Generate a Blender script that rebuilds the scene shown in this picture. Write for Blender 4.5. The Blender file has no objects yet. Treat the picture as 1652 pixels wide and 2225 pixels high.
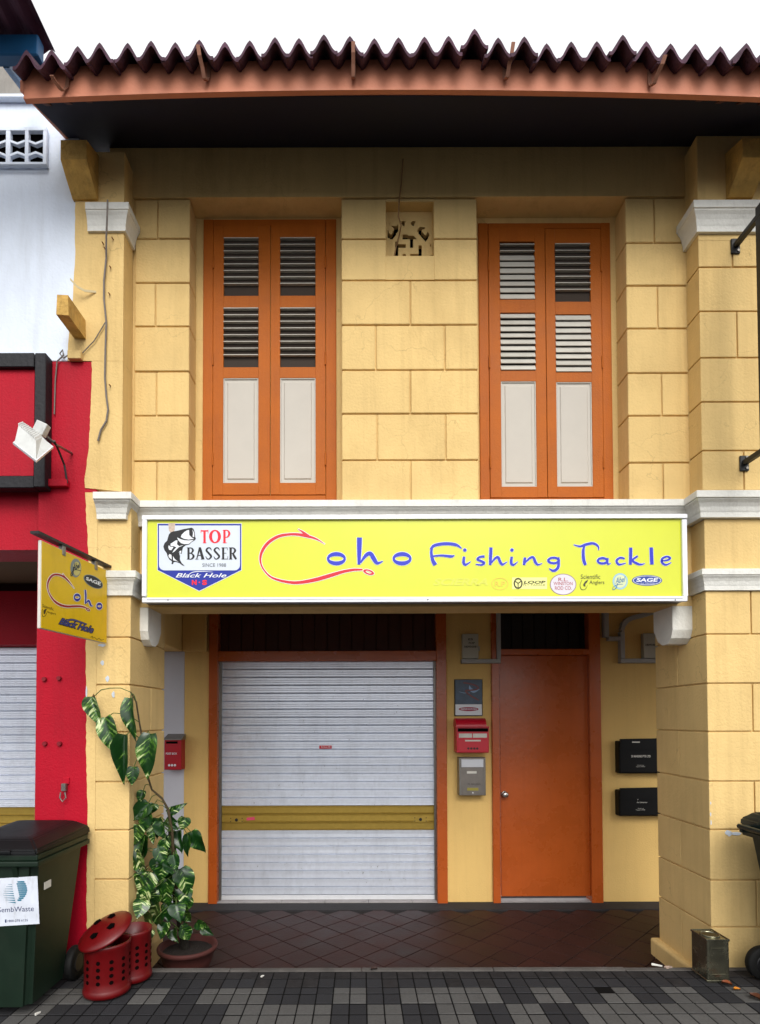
import bpy, bmesh, math, random
from mathutils import Vector, Matrix
random.seed(7)
R = math.radians
scene = bpy.context.scene
C = scene.collection

# ------------------------------------------------------------------ camera, sky, sun
FPX, PPX, PPY = 1238.0, 785.0, 1532.0          # focal length and principal point, in 1652 x 2225 picture units
CAMZ = 1.43
cam_d = bpy.data.cameras.new('camera'); cam = bpy.data.objects.new('camera', cam_d); C.objects.link(cam)
cam_d.sensor_fit = 'HORIZONTAL'; cam_d.sensor_width = 36.0; cam_d.lens = FPX / 1652 * 36
cam_d.shift_x = (826 - PPX) / 1652; cam_d.shift_y = (PPY - 1112.5) / 1652
cam_d.clip_start = 0.05; cam_d.clip_end = 3000
CAMR = (Matrix.Rotation(R(90 + 1.4), 3, 'X') @ Matrix.Rotation(R(-0.15), 3, 'Z'))
cam.matrix_world = Matrix.Translation((0, 0, CAMZ)) @ CAMR.to_4x4()
scene.camera = cam

world = bpy.data.worlds.new('World'); scene.world = world; world.use_nodes = True
SUN_EL, SUN_AZ = 40.0, 9.0        # azimuth: degrees to the right of straight behind the camera
nt = world.node_tree; bg = nt.nodes['Background']
sky = nt.nodes.new('ShaderNodeTexSky'); sky.sky_type = 'NISHITA'; sky.sun_disc = False
sky.sun_elevation = R(SUN_EL); sky.sun_rotation = R(180 - SUN_AZ); sky.dust_density = 6.0; sky.air_density = 1.5
hs = nt.nodes.new('ShaderNodeHueSaturation'); hs.inputs['Saturation'].default_value = 0.06
mx = nt.nodes.new('ShaderNodeMixRGB'); mx.inputs[0].default_value = 0.55; mx.inputs[2].default_value = (10.6, 10.7, 10.9, 1)
nt.links.new(sky.outputs[0], hs.inputs['Color']); nt.links.new(hs.outputs[0], mx.inputs[1])
nt.links.new(mx.outputs[0], bg.inputs[0]); bg.inputs[1].default_value = 0.115

sun_d = bpy.data.lights.new('sun', 'SUN'); sun = bpy.data.objects.new('sun', sun_d); C.objects.link(sun)
sun_d.energy = 1.3; sun_d.angle = R(34); sun_d.color = (1.0, 0.95, 0.87)
sdir = Vector((math.sin(R(SUN_AZ)) * math.cos(R(SUN_EL)), -math.cos(R(SUN_AZ)) * math.cos(R(SUN_EL)), math.sin(R(SUN_EL))))
sun.rotation_euler = sdir.to_track_quat('Z', 'Y').to_euler()
scene.view_settings.view_transform = 'Standard'; scene.view_settings.look = 'None'
scene.view_settings.exposure = 0.5; scene.view_settings.gamma = 1.0

# ------------------------------------------------------------------ helpers
def ray(px, py):
    return CAMR @ Vector(((px - PPX) / FPX, -(py - PPY) / FPX, -1.0))
def P(px, py, Y):                      # a point of the facade measured in the picture, at depth Y
    d = ray(px, py); return d * (Y / d.y) + Vector((0, 0, CAMZ))
def PX(px, Y, py=1400): return P(px, py, Y).x
def PZ(py, Y, px=800): return P(px, py, Y).z

def lin(c):
    f = lambda v: v / 12.92 if v <= 0.04045 else ((v + 0.055) / 1.055) ** 2.4
    return tuple(f(v / 255.0) for v in c)

MATS = {}
def mat(name, col, rough=0.7, metal=0.0, var=0.10, vscale=2.5, bump=0.0, bscale=60.0, rnd=0.0, dirt=0.0, dscale=1.2,
        dcol=(40, 34, 28), spec=0.4, coat=0.0, srgb=True, streak=0.0, scol=None, sstretch=(14, 14, 0.7), crack=0.0):
    if name in MATS: return MATS[name]
    m = bpy.data.materials.new(name); m.use_nodes = True; MATS[name] = m
    t = m.node_tree; N = t.nodes; L = t.links; b = N['Principled BSDF']
    c = lin(col) if srgb else col
    b.inputs['Roughness'].default_value = rough; b.inputs['Metallic'].default_value = metal
    b.inputs['Specular IOR Level'].default_value = spec
    if coat: b.inputs['Coat Weight'].default_value = coat; b.inputs['Coat Roughness'].default_value = 0.12
    tc = N.new('ShaderNodeTexCoord'); geo = N.new('ShaderNodeNewGeometry')
    no = N.new('ShaderNodeTexNoise'); no.inputs['Scale'].default_value = vscale; no.inputs['Detail'].default_value = 7; no.inputs['Roughness'].default_value = 0.62
    L.new(geo.outputs['Position'], no.inputs['Vector'])
    rp = N.new('ShaderNodeMapRange'); rp.inputs[1].default_value = 0.28; rp.inputs[2].default_value = 0.72
    rp.inputs[3].default_value = 1 - var; rp.inputs[4].default_value = 1 + var * 0.6
    L.new(no.outputs['Fac'], rp.inputs[0])
    val = rp.outputs[0]
    if rnd:
        oi = N.new('ShaderNodeObjectInfo'); r2 = N.new('ShaderNodeMapRange')
        r2.inputs[3].default_value = 1 - rnd; r2.inputs[4].default_value = 1 + rnd
        L.new(oi.outputs['Random'], r2.inputs[0])
        mu = N.new('ShaderNodeMath'); mu.operation = 'MULTIPLY'; L.new(val, mu.inputs[0]); L.new(r2.outputs[0], mu.inputs[1]); val = mu.outputs[0]
    mm = N.new('ShaderNodeMixRGB'); mm.blend_type = 'MULTIPLY'; mm.inputs[0].default_value = 1.0
    mm.inputs[1].default_value = (*c, 1); L.new(val, mm.inputs[2])
    out = mm.outputs[0]
    if dirt:
        n2 = N.new('ShaderNodeTexNoise'); n2.inputs['Scale'].default_value = dscale; n2.inputs['Detail'].default_value = 9; n2.inputs['Roughness'].default_value = 0.7
        mp = N.new('ShaderNodeMapping'); mp.inputs['Scale'].default_value = (1.6, 1.6, 0.55); mp.inputs['Location'].default_value = (3.1, 0.4, 1.7)
        L.new(geo.outputs['Position'], mp.inputs[0]); L.new(mp.outputs[0], n2.inputs['Vector'])
        r3 = N.new('ShaderNodeMapRange'); r3.inputs[1].default_value = 0.52; r3.inputs[2].default_value = 0.82; r3.inputs[3].default_value = 0; r3.inputs[4].default_value = dirt
        L.new(n2.outputs['Fac'], r3.inputs[0])
        m2 = N.new('ShaderNodeMixRGB'); L.new(r3.outputs[0], m2.inputs[0]); L.new(out, m2.inputs[1]); m2.inputs[2].default_value = (*lin(dcol), 1)
        out = m2.outputs[0]
    if streak:
        n4 = N.new('ShaderNodeTexNoise'); n4.inputs['Scale'].default_value = 1.0; n4.inputs['Detail'].default_value = 6; n4.inputs['Roughness'].default_value = 0.65
        mp4 = N.new('ShaderNodeMapping'); mp4.inputs['Scale'].default_value = sstretch
        L.new(geo.outputs['Position'], mp4.inputs[0]); L.new(mp4.outputs[0], n4.inputs['Vector'])
        r4 = N.new('ShaderNodeMapRange'); r4.inputs[1].default_value = 0.5; r4.inputs[2].default_value = 0.78; r4.inputs[4].default_value = streak
        L.new(n4.outputs['Fac'], r4.inputs[0])
        m4 = N.new('ShaderNodeMixRGB'); L.new(r4.outputs[0], m4.inputs[0]); L.new(out, m4.inputs[1]); m4.inputs[2].default_value = (*lin(scol or dcol), 1); out = m4.outputs[0]
    if crack:
        vo_ = N.new('ShaderNodeTexVoronoi'); vo_.feature = 'DISTANCE_TO_EDGE'; vo_.inputs['Scale'].default_value = 2.1
        n5 = N.new('ShaderNodeTexNoise'); n5.inputs['Scale'].default_value = 7; n5.inputs['Detail'].default_value = 6
        ad5 = N.new('ShaderNodeMixRGB'); ad5.blend_type = 'ADD'; ad5.inputs[0].default_value = 0.25
        L.new(geo.outputs['Position'], n5.inputs['Vector']); L.new(geo.outputs['Position'], ad5.inputs[1]); L.new(n5.outputs['Color'], ad5.inputs[2]); L.new(ad5.outputs[0], vo_.inputs['Vector'])
        r5 = N.new('ShaderNodeMapRange'); r5.inputs[1].default_value = 0.0; r5.inputs[2].default_value = 0.007; r5.inputs[3].default_value = crack; r5.inputs[4].default_value = 0
        L.new(vo_.outputs['Distance'], r5.inputs[0])
        k5 = N.new('ShaderNodeMapRange'); k5.inputs[1].default_value = 0.5; k5.inputs[2].default_value = 0.6; L.new(no.outputs['Fac'], k5.inputs[0])
        mu5 = N.new('ShaderNodeMath'); mu5.operation = 'MULTIPLY'; L.new(r5.outputs[0], mu5.inputs[0]); L.new(k5.outputs[0], mu5.inputs[1])
        m5 = N.new('ShaderNodeMixRGB'); L.new(mu5.outputs[0], m5.inputs[0]); L.new(out, m5.inputs[1]); m5.inputs[2].default_value = (*lin((96, 70, 36)), 1); out = m5.outputs[0]
    L.new(out, b.inputs['Base Color'])
    rr = N.new('ShaderNodeMapRange'); rr.inputs[3].default_value = max(0.05, rough - 0.08); rr.inputs[4].default_value = min(1, rough + 0.1)
    L.new(no.outputs['Fac'], rr.inputs[0]); L.new(rr.outputs[0], b.inputs['Roughness'])
    if bump:
        n3 = N.new('ShaderNodeTexNoise'); n3.inputs['Scale'].default_value = bscale; n3.inputs['Detail'].default_value = 5
        L.new(geo.outputs['Position'], n3.inputs['Vector'])
        bp = N.new('ShaderNodeBump'); bp.inputs['Strength'].default_value = bump; bp.inputs['Distance'].default_value = 0.01
        L.new(n3.outputs['Fac'], bp.inputs['Height']); L.new(bp.outputs[0], b.inputs['Normal'])
    return m

class MB:                               # collects shapes into one mesh
    def __init__(s): s.bm = bmesh.new()
    def box(s, x0, x1, y0, y1, z0, z1, bev=0.0, seg=1, M=None):
        b2 = s.bm
        vs = [b2.verts.new((x, y, z)) for x in (x0, x1) for y in (y0, y1) for z in (z0, z1)]
        fs = []
        for q in ((0, 1, 3, 2), (4, 6, 7, 5), (0, 4, 5, 1), (2, 3, 7, 6), (0, 2, 6, 4), (1, 5, 7, 3)):
            fs.append(b2.faces.new([vs[i] for i in q]))
        if bev > 0:
            es = list({e for f in fs for e in f.edges})
            r = bmesh.ops.bevel(b2, geom=es + vs, offset=bev, segments=seg, affect='EDGES', profile=0.6)
            if M is not None: bmesh.ops.transform(b2, matrix=M, verts=r['verts'])
        elif M is not None: bmesh.ops.transform(b2, matrix=M, verts=vs)
        return s
    def hexa(s, pts):                    # eight corners: bottom ring of four, top ring of four
        v = [s.bm.verts.new(p) for p in pts]
        for q in ((3, 2, 1, 0), (4, 5, 6, 7), (0, 1, 5, 4), (1, 2, 6, 5), (2, 3, 7, 6), (3, 0, 4, 7)):
            s.bm.faces.new([v[i] for i in q])
        return s
    def poly(s, pts):
        v = [s.bm.verts.new(p) for p in pts]
        if len(v) >= 3: s.bm.faces.new(v)
        return s
    def prism(s, pts, off):              # flat polygon pushed along a vector
        off = Vector(off); n = len(pts)
        a = [s.bm.verts.new(p) for p in pts]; b = [s.bm.verts.new(Vector(p) + off) for p in pts]
        f1 = s.bm.faces.new(a); f2 = s.bm.faces.new(b[::-1])
        for i in range(n): s.bm.faces.new((a[i], b[i], b[(i + 1) % n], a[(i + 1) % n]))
        return s
    def tube(s, pts, r, n=8, cap=True):
        pts = [Vector(p) for p in pts]; rings = []
        for i, p in enumerate(pts):
            d = (pts[min(i + 1, len(pts) - 1)] - pts[max(i - 1, 0)]).normalized()
            u = d.orthogonal().normalized() if i == 0 else (u - d * u.dot(d)).normalized()
            w = d.cross(u); rr = r[i] if isinstance(r, (list, tuple)) else r
            rings.append([s.bm.verts.new(p + (u * math.cos(2 * math.pi * k / n) + w * math.sin(2 * math.pi * k / n)) * rr) for k in range(n)])
        for a, b in zip(rings, rings[1:]):
            for k in range(n): s.bm.faces.new((a[k], a[(k + 1) % n], b[(k + 1) % n], b[k]))
        if cap: s.bm.faces.new(rings[0][::-1]); s.bm.faces.new(rings[-1])
        return s
    def lathe(s, prof, n=40, M=None):    # (radius, height) list round Z
        rings = []
        for r, z in prof:
            ring = [Vector((r * math.cos(2 * math.pi * k / n), r * math.sin(2 * math.pi * k / n), z)) for k in range(n)]
            if M is not None: ring = [M @ v for v in ring]
            rings.append([s.bm.verts.new(v) for v in ring])
        for a, b in zip(rings, rings[1:]):
            for k in range(n): s.bm.faces.new((a[k], a[(k + 1) % n], b[(k + 1) % n], b[k]))
        return s
    def sweep(s, path, prof):            # path: XY points; prof: (outward, z); mitred
        n = len(path); rings = []
        pv = [Vector((p[0], p[1])) for p in path]
        for i in range(n):
            def nrm(a, b): d = (b - a).normalized(); return Vector((d.y, -d.x))
            if i == 0: m = nrm(pv[0], pv[1])
            elif i == n - 1: m = nrm(pv[-2], pv[-1])
            else:
                n1, n2 = nrm(pv[i - 1], pv[i]), nrm(pv[i], pv[i + 1]); m = (n1 + n2) / (1 + n1.dot(n2))
            rings.append([s.bm.verts.new((pv[i].x + m.x * o, pv[i].y + m.y * o, z)) for o, z in prof])
        k = len(prof)
        for a, b in zip(rings, rings[1:]):
            for j in range(k): s.bm.faces.new((a[j], b[j], b[(j + 1) % k], a[(j + 1) % k]))
        s.bm.faces.new(rings[0]); s.bm.faces.new(rings[-1][::-1])
        return s
    def mesh(s, name, material, smooth=False):
        bmesh.ops.remove_doubles(s.bm, verts=s.bm.verts, dist=1e-6)
        bmesh.ops.recalc_face_normals(s.bm, faces=s.bm.faces)
        me = bpy.data.meshes.new(name); s.bm.to_mesh(me); s.bm.free()
        for mm in (material if isinstance(material, (list, tuple)) else [material]): me.materials.append(mm)
        if smooth:
            for p in me.polygons: p.use_smooth = True
        return me
    def build(s, name, material, parent=None, smooth=False):
        return link(name, s.mesh(name, material, smooth), parent)

PINV = {}
def link(name, me, parent=None, loc=None):
    o = bpy.data.objects.new(name, me); C.objects.link(o)
    if loc is not None: o.location = loc
    if parent is not None:
        o.parent = parent; o.matrix_parent_inverse = PINV.get(parent.name, Matrix.Identity(4))
    return o
def tag(o, label, cat=None, group=None, kind=None):
    if label: o['label'] = label
    if cat: o['category'] = cat
    if group: o['group'] = group
    if kind: o['kind'] = kind
    return o
def thing(name, loc, label, cat, group=None, rotz=0.0, local=False):
    e = bpy.data.objects.new(name, None); C.objects.link(e); e.empty_display_size = 0.1
    e.location = loc; e.rotation_euler = (0, 0, rotz)
    if not local: PINV[e.name] = Matrix.Translation(-Vector(loc))
    return tag(e, label, cat, group)
def bx(name, x0, x1, y0, y1, z0, z1, m, parent, bev=0.0, seg=1):
    return MB().box(x0, x1, y0, y1, z0, z1, bev, seg).build(name, m, parent)
def pbox(name, px0, px1, py0, py1, Y0, Y1, m, parent, bev=0.0, seg=1):   # box from picture bounds of its front face
    a = P((px0 + px1) / 2, py0, Y0); b = P((px0 + px1) / 2, py1, Y0); pm = (py0 + py1) / 2
    return bx(name, P(px0, pm, Y0).x, P(px1, pm, Y0).x, Y0, Y1, b.z, a.z, m, parent, bev, seg)

# flat print on a plane
class Plane:
    def __init__(s, p0, n): s.p0 = Vector(p0); s.n = Vector(n).normalized()
    def at(s, px, py, lift=0.0):
        d = ray(px, py); o = Vector((0, 0, CAMZ)); t = (s.p0 - o).dot(s.n) / d.dot(s.n)
        return o + d * t + s.n * lift
def yplane(Y): return Plane((0, Y, 0), (0, -1, 0))
def smooth_path(pts, n=6):               # Catmull-Rom through (x, y, w)
    out = []
    q = [pts[0]] + list(pts) + [pts[-1]]
    for i in range(1, len(q) - 2):
        for k in range(n):
            t = k / n
            out.append(tuple(0.5 * (2 * q[i][j] + (q[i + 1][j] - q[i - 1][j]) * t + (2 * q[i - 1][j] - 5 * q[i][j] + 4 * q[i + 1][j] - q[i + 2][j]) * t * t
                       + (3 * q[i][j] - q[i - 1][j] - 3 * q[i + 1][j] + q[i + 2][j]) * t ** 3) for j in range(3)))
    out.append(tuple(pts[-1])); return out
def stroke(mb, pl, pts, conv, lift, grow=0.0, n=6):
    path = smooth_path(pts, n) if len(pts) > 2 else pts
    Lp, Rp = [], []
    for i, (x, y, w) in enumerate(path):
        a = path[max(i - 1, 0)]; b = path[min(i + 1, len(path) - 1)]
        dx, dy = b[0] - a[0], b[1] - a[1]; l = math.hypot(dx, dy) or 1
        h = max(w, 0.5) / 2 + grow
        Lp.append(mb.bm.verts.new(pl.at(*conv(x - dy / l * h, y + dx / l * h), lift)))
        Rp.append(mb.bm.verts.new(pl.at(*conv(x + dy / l * h, y - dx / l * h), lift)))
    for i in range(len(path) - 1): mb.bm.faces.new((Lp[i], Lp[i + 1], Rp[i + 1], Rp[i]))
def ring(mb, pl, c, ro, ri, conv, lift, n=28, grow=0.0, ang=0.0):
    def e(r, k, g):
        a = 2 * math.pi * k / n; x, y = (r[0] + g) * math.cos(a), (r[1] + g) * math.sin(a)
        return pl.at(*conv(c[0] + x * math.cos(ang) - y * math.sin(ang), c[1] + x * math.sin(ang) + y * math.cos(ang)), lift)
    o = [mb.bm.verts.new(e(ro, k, grow)) for k in range(n)]
    if ri is None: mb.bm.faces.new(o); return
    i = [mb.bm.verts.new(e((max(ri[0] - grow, 1), max(ri[1] - grow, 1)), k, 0)) for k in range(n)]
    for k in range(n): mb.bm.faces.new((o[k], o[(k + 1) % n], i[(k + 1) % n], i[k]))
def flat(mb, pl, pts, conv, lift): mb.poly([pl.at(*conv(x, y), lift) for x, y in pts])
def text_flat(mb, pl, s, quad, conv, lift, bold=0.0, shear=0.0, fit=True):
    # text fitted into the picture-space quad (tl, tr, br, bl)
    cu = bpy.data.curves.new('t', 'FONT'); cu.body = s; cu.size = 1.0; cu.offset = bold; cu.shear = shear; cu.resolution_u = 3
    ob = bpy.data.objects.new('t', cu); C.objects.link(ob)
    me = bpy.data.meshes.new_from_object(ob.evaluated_get(bpy.context.evaluated_depsgraph_get()))
    bpy.data.objects.remove(ob); bpy.data.curves.remove(cu)
    if not len(me.vertices): return
    xs = [v.co.x for v in me.vertices]; ys = [v.co.y for v in me.vertices]
    x0, x1, y0, y1 = min(xs), max(xs), min(ys), max(ys)
    tl, tr, br, bl = quad; vs = []
    for v in me.vertices:
        u = (v.co.x - x0) / (x1 - x0); w = (v.co.y - y0) / ((y1 - y0) or 1)
        t = [(tl[k] * (1 - u) + tr[k] * u) * w + (bl[k] * (1 - u) + br[k] * u) * (1 - w) for k in (0, 1)]
        vs.append(mb.bm.verts.new(pl.at(*conv(*t), lift)))
    for p in me.polygons:
        try: mb.bm.faces.new([vs[i] for i in p.vertices])
        except ValueError: pass
    bpy.data.meshes.remove(me)
def rect(x0, y0, x1, y1): return [(x0, y0), (x1, y0), (x1, y1), (x0, y1)]
def crop(x0, y0, s): return lambda x, y: ((x0 + x / s) / 1.5787, (y0 + y / s) / 1.5787)
ident = lambda x, y: (x, y)

# ------------------------------------------------------------------ materials
YEL = mat('yellow_render', (220, 189, 128), 0.85, var=0.12, vscale=1.9, bump=0.32, bscale=75, rnd=0.035, dirt=0.4, dscale=1.7, dcol=(158, 124, 70), spec=0.2, streak=0.2, scol=(140, 108, 62), crack=0.28)
YEL2 = mat('yellow_render_plain', (220, 189, 128), 0.85, var=0.12, vscale=1.9, bump=0.32, bscale=75, dirt=0.45, dscale=1.7, dcol=(152, 118, 66), spec=0.2, streak=0.26, scol=(136, 102, 56), crack=0.3)
YELB = mat('ochre_back_wall', (220, 184, 114), 0.8, var=0.08, vscale=1.4, bump=0.3, bscale=90, dirt=0.25, dcol=(160, 122, 66), spec=0.25, streak=0.15, scol=(150, 112, 60))
WHT = mat('white_moulding_paint', (222, 221, 214), 0.7, var=0.07, vscale=5, bump=0.35, bscale=50, dirt=0.45, dscale=5, dcol=(120, 115, 105), spec=0.3)
ORG = mat('orange_shutter_paint', (174, 92, 22), 0.55, var=0.12, vscale=5, bump=0.25, bscale=110, spec=0.2, dirt=0.3, dscale=4, dcol=(150, 66, 18), streak=0.3, scol=(150, 66, 16), sstretch=(60, 60, 1.2))
ORGD = mat('orange_gloss_paint', (172, 80, 26), 0.27, var=0.14, vscale=3.2, bump=0.16, bscale=25, spec=0.5, dirt=0.15, dscale=2.5, dcol=(136, 56, 14), streak=0.25, scol=(138, 58, 14), sstretch=(40, 40, 0.8))
CRM = mat('cream_shutter_paint', (188, 182, 172), 0.6, var=0.05, vscale=6, spec=0.35)
SLT = mat('grey_louvre_slat', (188, 184, 174), 0.6, var=0.10, vscale=12, rnd=0.08, spec=0.3)
FAS = mat('fascia_paint', (192, 122, 94), 0.65, var=0.14, vscale=2.2, bump=0.2, bscale=40, dirt=0.35, dcol=(140, 84, 66))
TILE = mat('clay_roof_tile', (78, 50, 66), 0.85, var=0.35, vscale=14, bump=0.5, bscale=70, rnd=0.18, dirt=0.6, dscale=8, dcol=(38, 26, 34))
SOF = mat('flare_tinted_soffit_boards', (13, 15, 40), 0.8, var=0.25, vscale=4)  # blue of the lens flare put into the dark board colour
DRK = mat('dark_void', (10, 9, 9), 0.95, var=0.0, spec=0.0)
RED = mat('red_wall_paint', (170, 0, 32), 0.6, var=0.10, vscale=2.5, bump=0.25, bscale=90, dirt=0.3, dcol=(110, 8, 25), spec=0.25, streak=0.3, scol=(120, 4, 26))
WALLW = mat('pale_white_wall', (222, 231, 245), 0.8, var=0.05, vscale=1.5, bump=0.2, bscale=60, dirt=0.35, dcol=(160, 162, 165), spec=0.2, streak=0.22, scol=(170, 172, 176))
ALU = mat('aluminium_frame', (226, 228, 232), 0.35, 0.35, var=0.05, vscale=20, spec=0.5)
BLK = mat('black_metal', (22, 22, 24), 0.45, 0.0, var=0.15, vscale=10, spec=0.45)
STEEL = mat('grey_steel', (132, 128, 122), 0.35, 0.8, var=0.12, vscale=18)
PLW = mat('white_plastic', (206, 204, 196), 0.5, var=0.06, vscale=10, dirt=0.2, dscale=8)
PLG = mat('grey_plastic_trunking', (158, 158, 156), 0.5, var=0.06, vscale=10)
SY = mat('sign_yellow_acrylic', (208, 214, 46), 0.3, var=0.06, vscale=1.2, spec=0.5, streak=0.12, scol=(200, 196, 70), sstretch=(6, 6, 1.0), dirt=0.12, dscale=3, dcol=(170, 166, 60))
SYP = mat('sign_mustard_acrylic', (214, 176, 14), 0.4, var=0.07, vscale=7, dirt=0.25, dscale=10, dcol=(130, 100, 10), spec=0.45)
RD = mat('print_red', (206, 26, 44), 0.45, var=0.03); BL = mat('print_blue', (38, 50, 190), 0.45, var=0.05)
NAV = mat('print_navy', (14, 38, 148), 0.45, var=0.04); WP = mat('print_white', (222, 226, 232), 0.5, var=0.03)
BP = mat('print_black', (16, 16, 20), 0.5, var=0.02); GP = mat('print_grey', (84, 90, 96), 0.5, var=0.03)
FNT = mat('print_faded_olive', (212, 215, 84), 0.45, var=0.05); FNR = mat('print_faded_orange', (226, 196, 74), 0.45, var=0.05)
CYN = mat('print_pale_blue', (150, 190, 205), 0.45, var=0.05); MRN = mat('print_dull_red', (170, 84, 92), 0.5, var=0.04)
LIL = mat('print_lilac_white', (212, 208, 216), 0.5, var=0.03); DBL = mat('print_dark_blue', (28, 30, 120), 0.45, var=0.05); MAR = mat('print_dark_red', (150, 16, 26), 0.45)
CONC = mat('concrete_grey', (96, 92, 90), 0.9, var=0.3, vscale=6, bump=0.4, bscale=50, dirt=0.5, dscale=4)

# ------------------------------------------------------------------ depths
YF = 3.30                      # pier and pilaster front
YW = 3.43; YWF = 3.565         # upper wall face, window frame face
YB = 5.00                      # shop wall at the back of the walkway
ZFL = -0.17                    # walkway floor; pavement is z = 0
XL, XR = P(282, 1600, YF).x, P(1541, 1700, YF).x        # inner faces of the two piers
PD = 0.175 * YF
GAP = 0.0085

# ------------------------------------------------------------------ ground
g = MB(); g.poly([(-900, -900, -0.115), (900, -900, -0.115), (900, 3.2, -0.115), (-900, 3.2, -0.115)])
ro = g.build('road', mat('asphalt', (52, 51, 52), 0.9, var=0.2, vscale=3, bump=0.4, bscale=120)); tag(ro, 'grey asphalt street in front of the pavement', kind='structure')
pv = MB().box(-6, 8, 0.4, YF - 0.035, -0.3, -0.0035).build('pavement', mat('joint_sand', (14, 13, 13), 0.95, var=0.3, vscale=30, spec=0.1))
tag(pv, 'grey paved footpath in front of the shophouse', kind='structure')
pm_l = mat('light_paver', (80, 79, 78), 0.85, var=0.22, vscale=70, bump=0.4, bscale=160, rnd=0.13, dirt=0.35, dscale=6, dcol=(52, 48, 46), spec=0.25)
pm_d = mat('dark_paver', (40, 40, 43), 0.85, var=0.22, vscale=70, bump=0.4, bscale=160, rnd=0.14, dirt=0.35, dscale=6, dcol=(36, 34, 33), spec=0.25)
pm_k = mat('smeared_paver', (40, 38, 39), 0.9, var=0.4, vscale=12, bump=0.5, bscale=60, rnd=0.1, dirt=0.4, dscale=9, dcol=(66, 63, 62), spec=0.2)
TW = 0.0865
rows = [3.262, 3.175, 3.072, 3.002, 2.898, 2.794, 2.690, 2.586, 2.482]
def paver_mesh(d, m): return MB().box(-TW / 2 + 0.003, TW / 2 - 0.003, -d / 2 + 0.0055, d / 2 - 0.0055, -0.03, 0, 0.002, 1).mesh('paver', m)
pmesh = {}
xoff = 0.024
far = MB()
for r in range(len(rows) - 1):
    d = round(rows[r] - rows[r + 1], 3); yc = (rows[r] + rows[r + 1]) / 2
    for k in range(-32, 42):
        x = xoff + (k + 0.5) * TW
        gx, gy = k // 2, (r) // 2
        if r == 0: key = 'k'
        elif r == 1: key = 'd' if random.random() < 0.85 else 'k'
        else: key = 'l' if (gx + gy) % 2 == 0 else 'd'
        rr = random.Random(gx * 37 + gy * 11)
        if r > 1 and rr.random() < 0.22: key = 'd' if key == 'l' else 'l'
        px = PPX + x / yc * FPX
        if -10 < px < 1665 and yc > 2.66:
            kk = (d, key)
            if kk not in pmesh: pmesh[kk] = paver_mesh(d, {'l': pm_l, 'd': pm_d, 'k': pm_k}[key])
            if k == 14 and r == 2: continue                       # one paver is missing
            o = link('paver', pmesh[kk], pv, (x, yc, random.uniform(-0.0018, 0.0012)))
            o.rotation_euler = (random.uniform(-0.006, 0.006), random.uniform(-0.006, 0.006), random.uniform(-0.008, 0.008))
        else:
            far.box(x - TW / 2 + 0.003, x + TW / 2 - 0.003, yc - d / 2 + 0.0055, yc + d / 2 - 0.0055, -0.03, 0.0)
for r in range(0, 19):
    for k in range(-32, 42):
        x = xoff + (k + 0.5) * TW; y = 2.482 - (r + 0.5) * 0.104
        far.box(x - TW / 2 + 0.003, x + TW / 2 - 0.003, y - 0.0465, y + 0.0465, -0.03, 0.0)
tag(far.build('paver_field', pm_d, pv), None, kind='stuff')
# raised edge of the pavement above the walkway
ke = MB()
for i in range(9):
    x0 = -3.0 + i * 0.75
    ke.box(x0, x0 + 0.748, YF - 0.036, YF + 0.004, -0.3, 0.004 + random.uniform(-0.003, 0.003), 0.006, 2)
ke.build('kerb_edge', mat('worn_kerb', (82, 78, 75), 0.9, var=0.35, vscale=9, bump=0.5, bscale=60, dirt=0.6, dscale=6, dcol=(52, 48, 46)), pv)

wk = MB().box(-4.2, 5.0, YF + 0.006, YB + 0.2, -0.4, ZFL - 0.010).build('walkway', mat('tile_bed', (24, 18, 16), 0.95, var=0.3, vscale=9))
tag(wk, 'covered walkway floor of dark red quarry tiles', kind='structure')
rt = mat('red_floor_tile', (44, 19, 15), 0.62, var=0.35, vscale=5, bump=0.2, bscale=60, rnd=0.12, dirt=0.8, dscale=2.2, dcol=(24, 16, 15), spec=0.3)
TS = 0.2
tm = MB().box(-TS / 2 + 0.003, TS / 2 - 0.003, -TS / 2 + 0.003, TS / 2 - 0.003, -0.012, 0, 0.002).mesh('floor_tile', rt)
n = 0
for i in range(-30, 40):
    for j in range(-30, 40):
        x = (i + j) * TS / math.sqrt(2); y = (i - j) * TS / math.sqrt(2) + 4.0
        if -2.3 < x < 3.0 and 3.42 < y < 4.72:
            o = link('floor_tile', tm, wk, (x, y, ZFL + random.uniform(-0.001, 0.001))); o.rotation_euler = (0, 0, R(45)); n += 1
bc = mat('dark_cement_border', (42, 40, 42), 0.85, var=0.35, vscale=5, bump=0.3, bscale=50, dirt=0.5, dscale=3, dcol=(30, 26, 26))
bb = MB(); bb.box(-4, 4.8, 4.80, YB + 0.02, ZFL - 0.01, ZFL + 0.004); bb.box(-4, 4.8, YF + 0.008, 3.33, ZFL - 0.01, ZFL + 0.003)
bb.build('cement_border', bc, wk)

# ------------------------------------------------------------------ yellow shophouse
sh = thing('shophouse', (0.3, YF, 0), 'two-storey yellow rendered shophouse with orange louvred window shutters', 'building')

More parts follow.
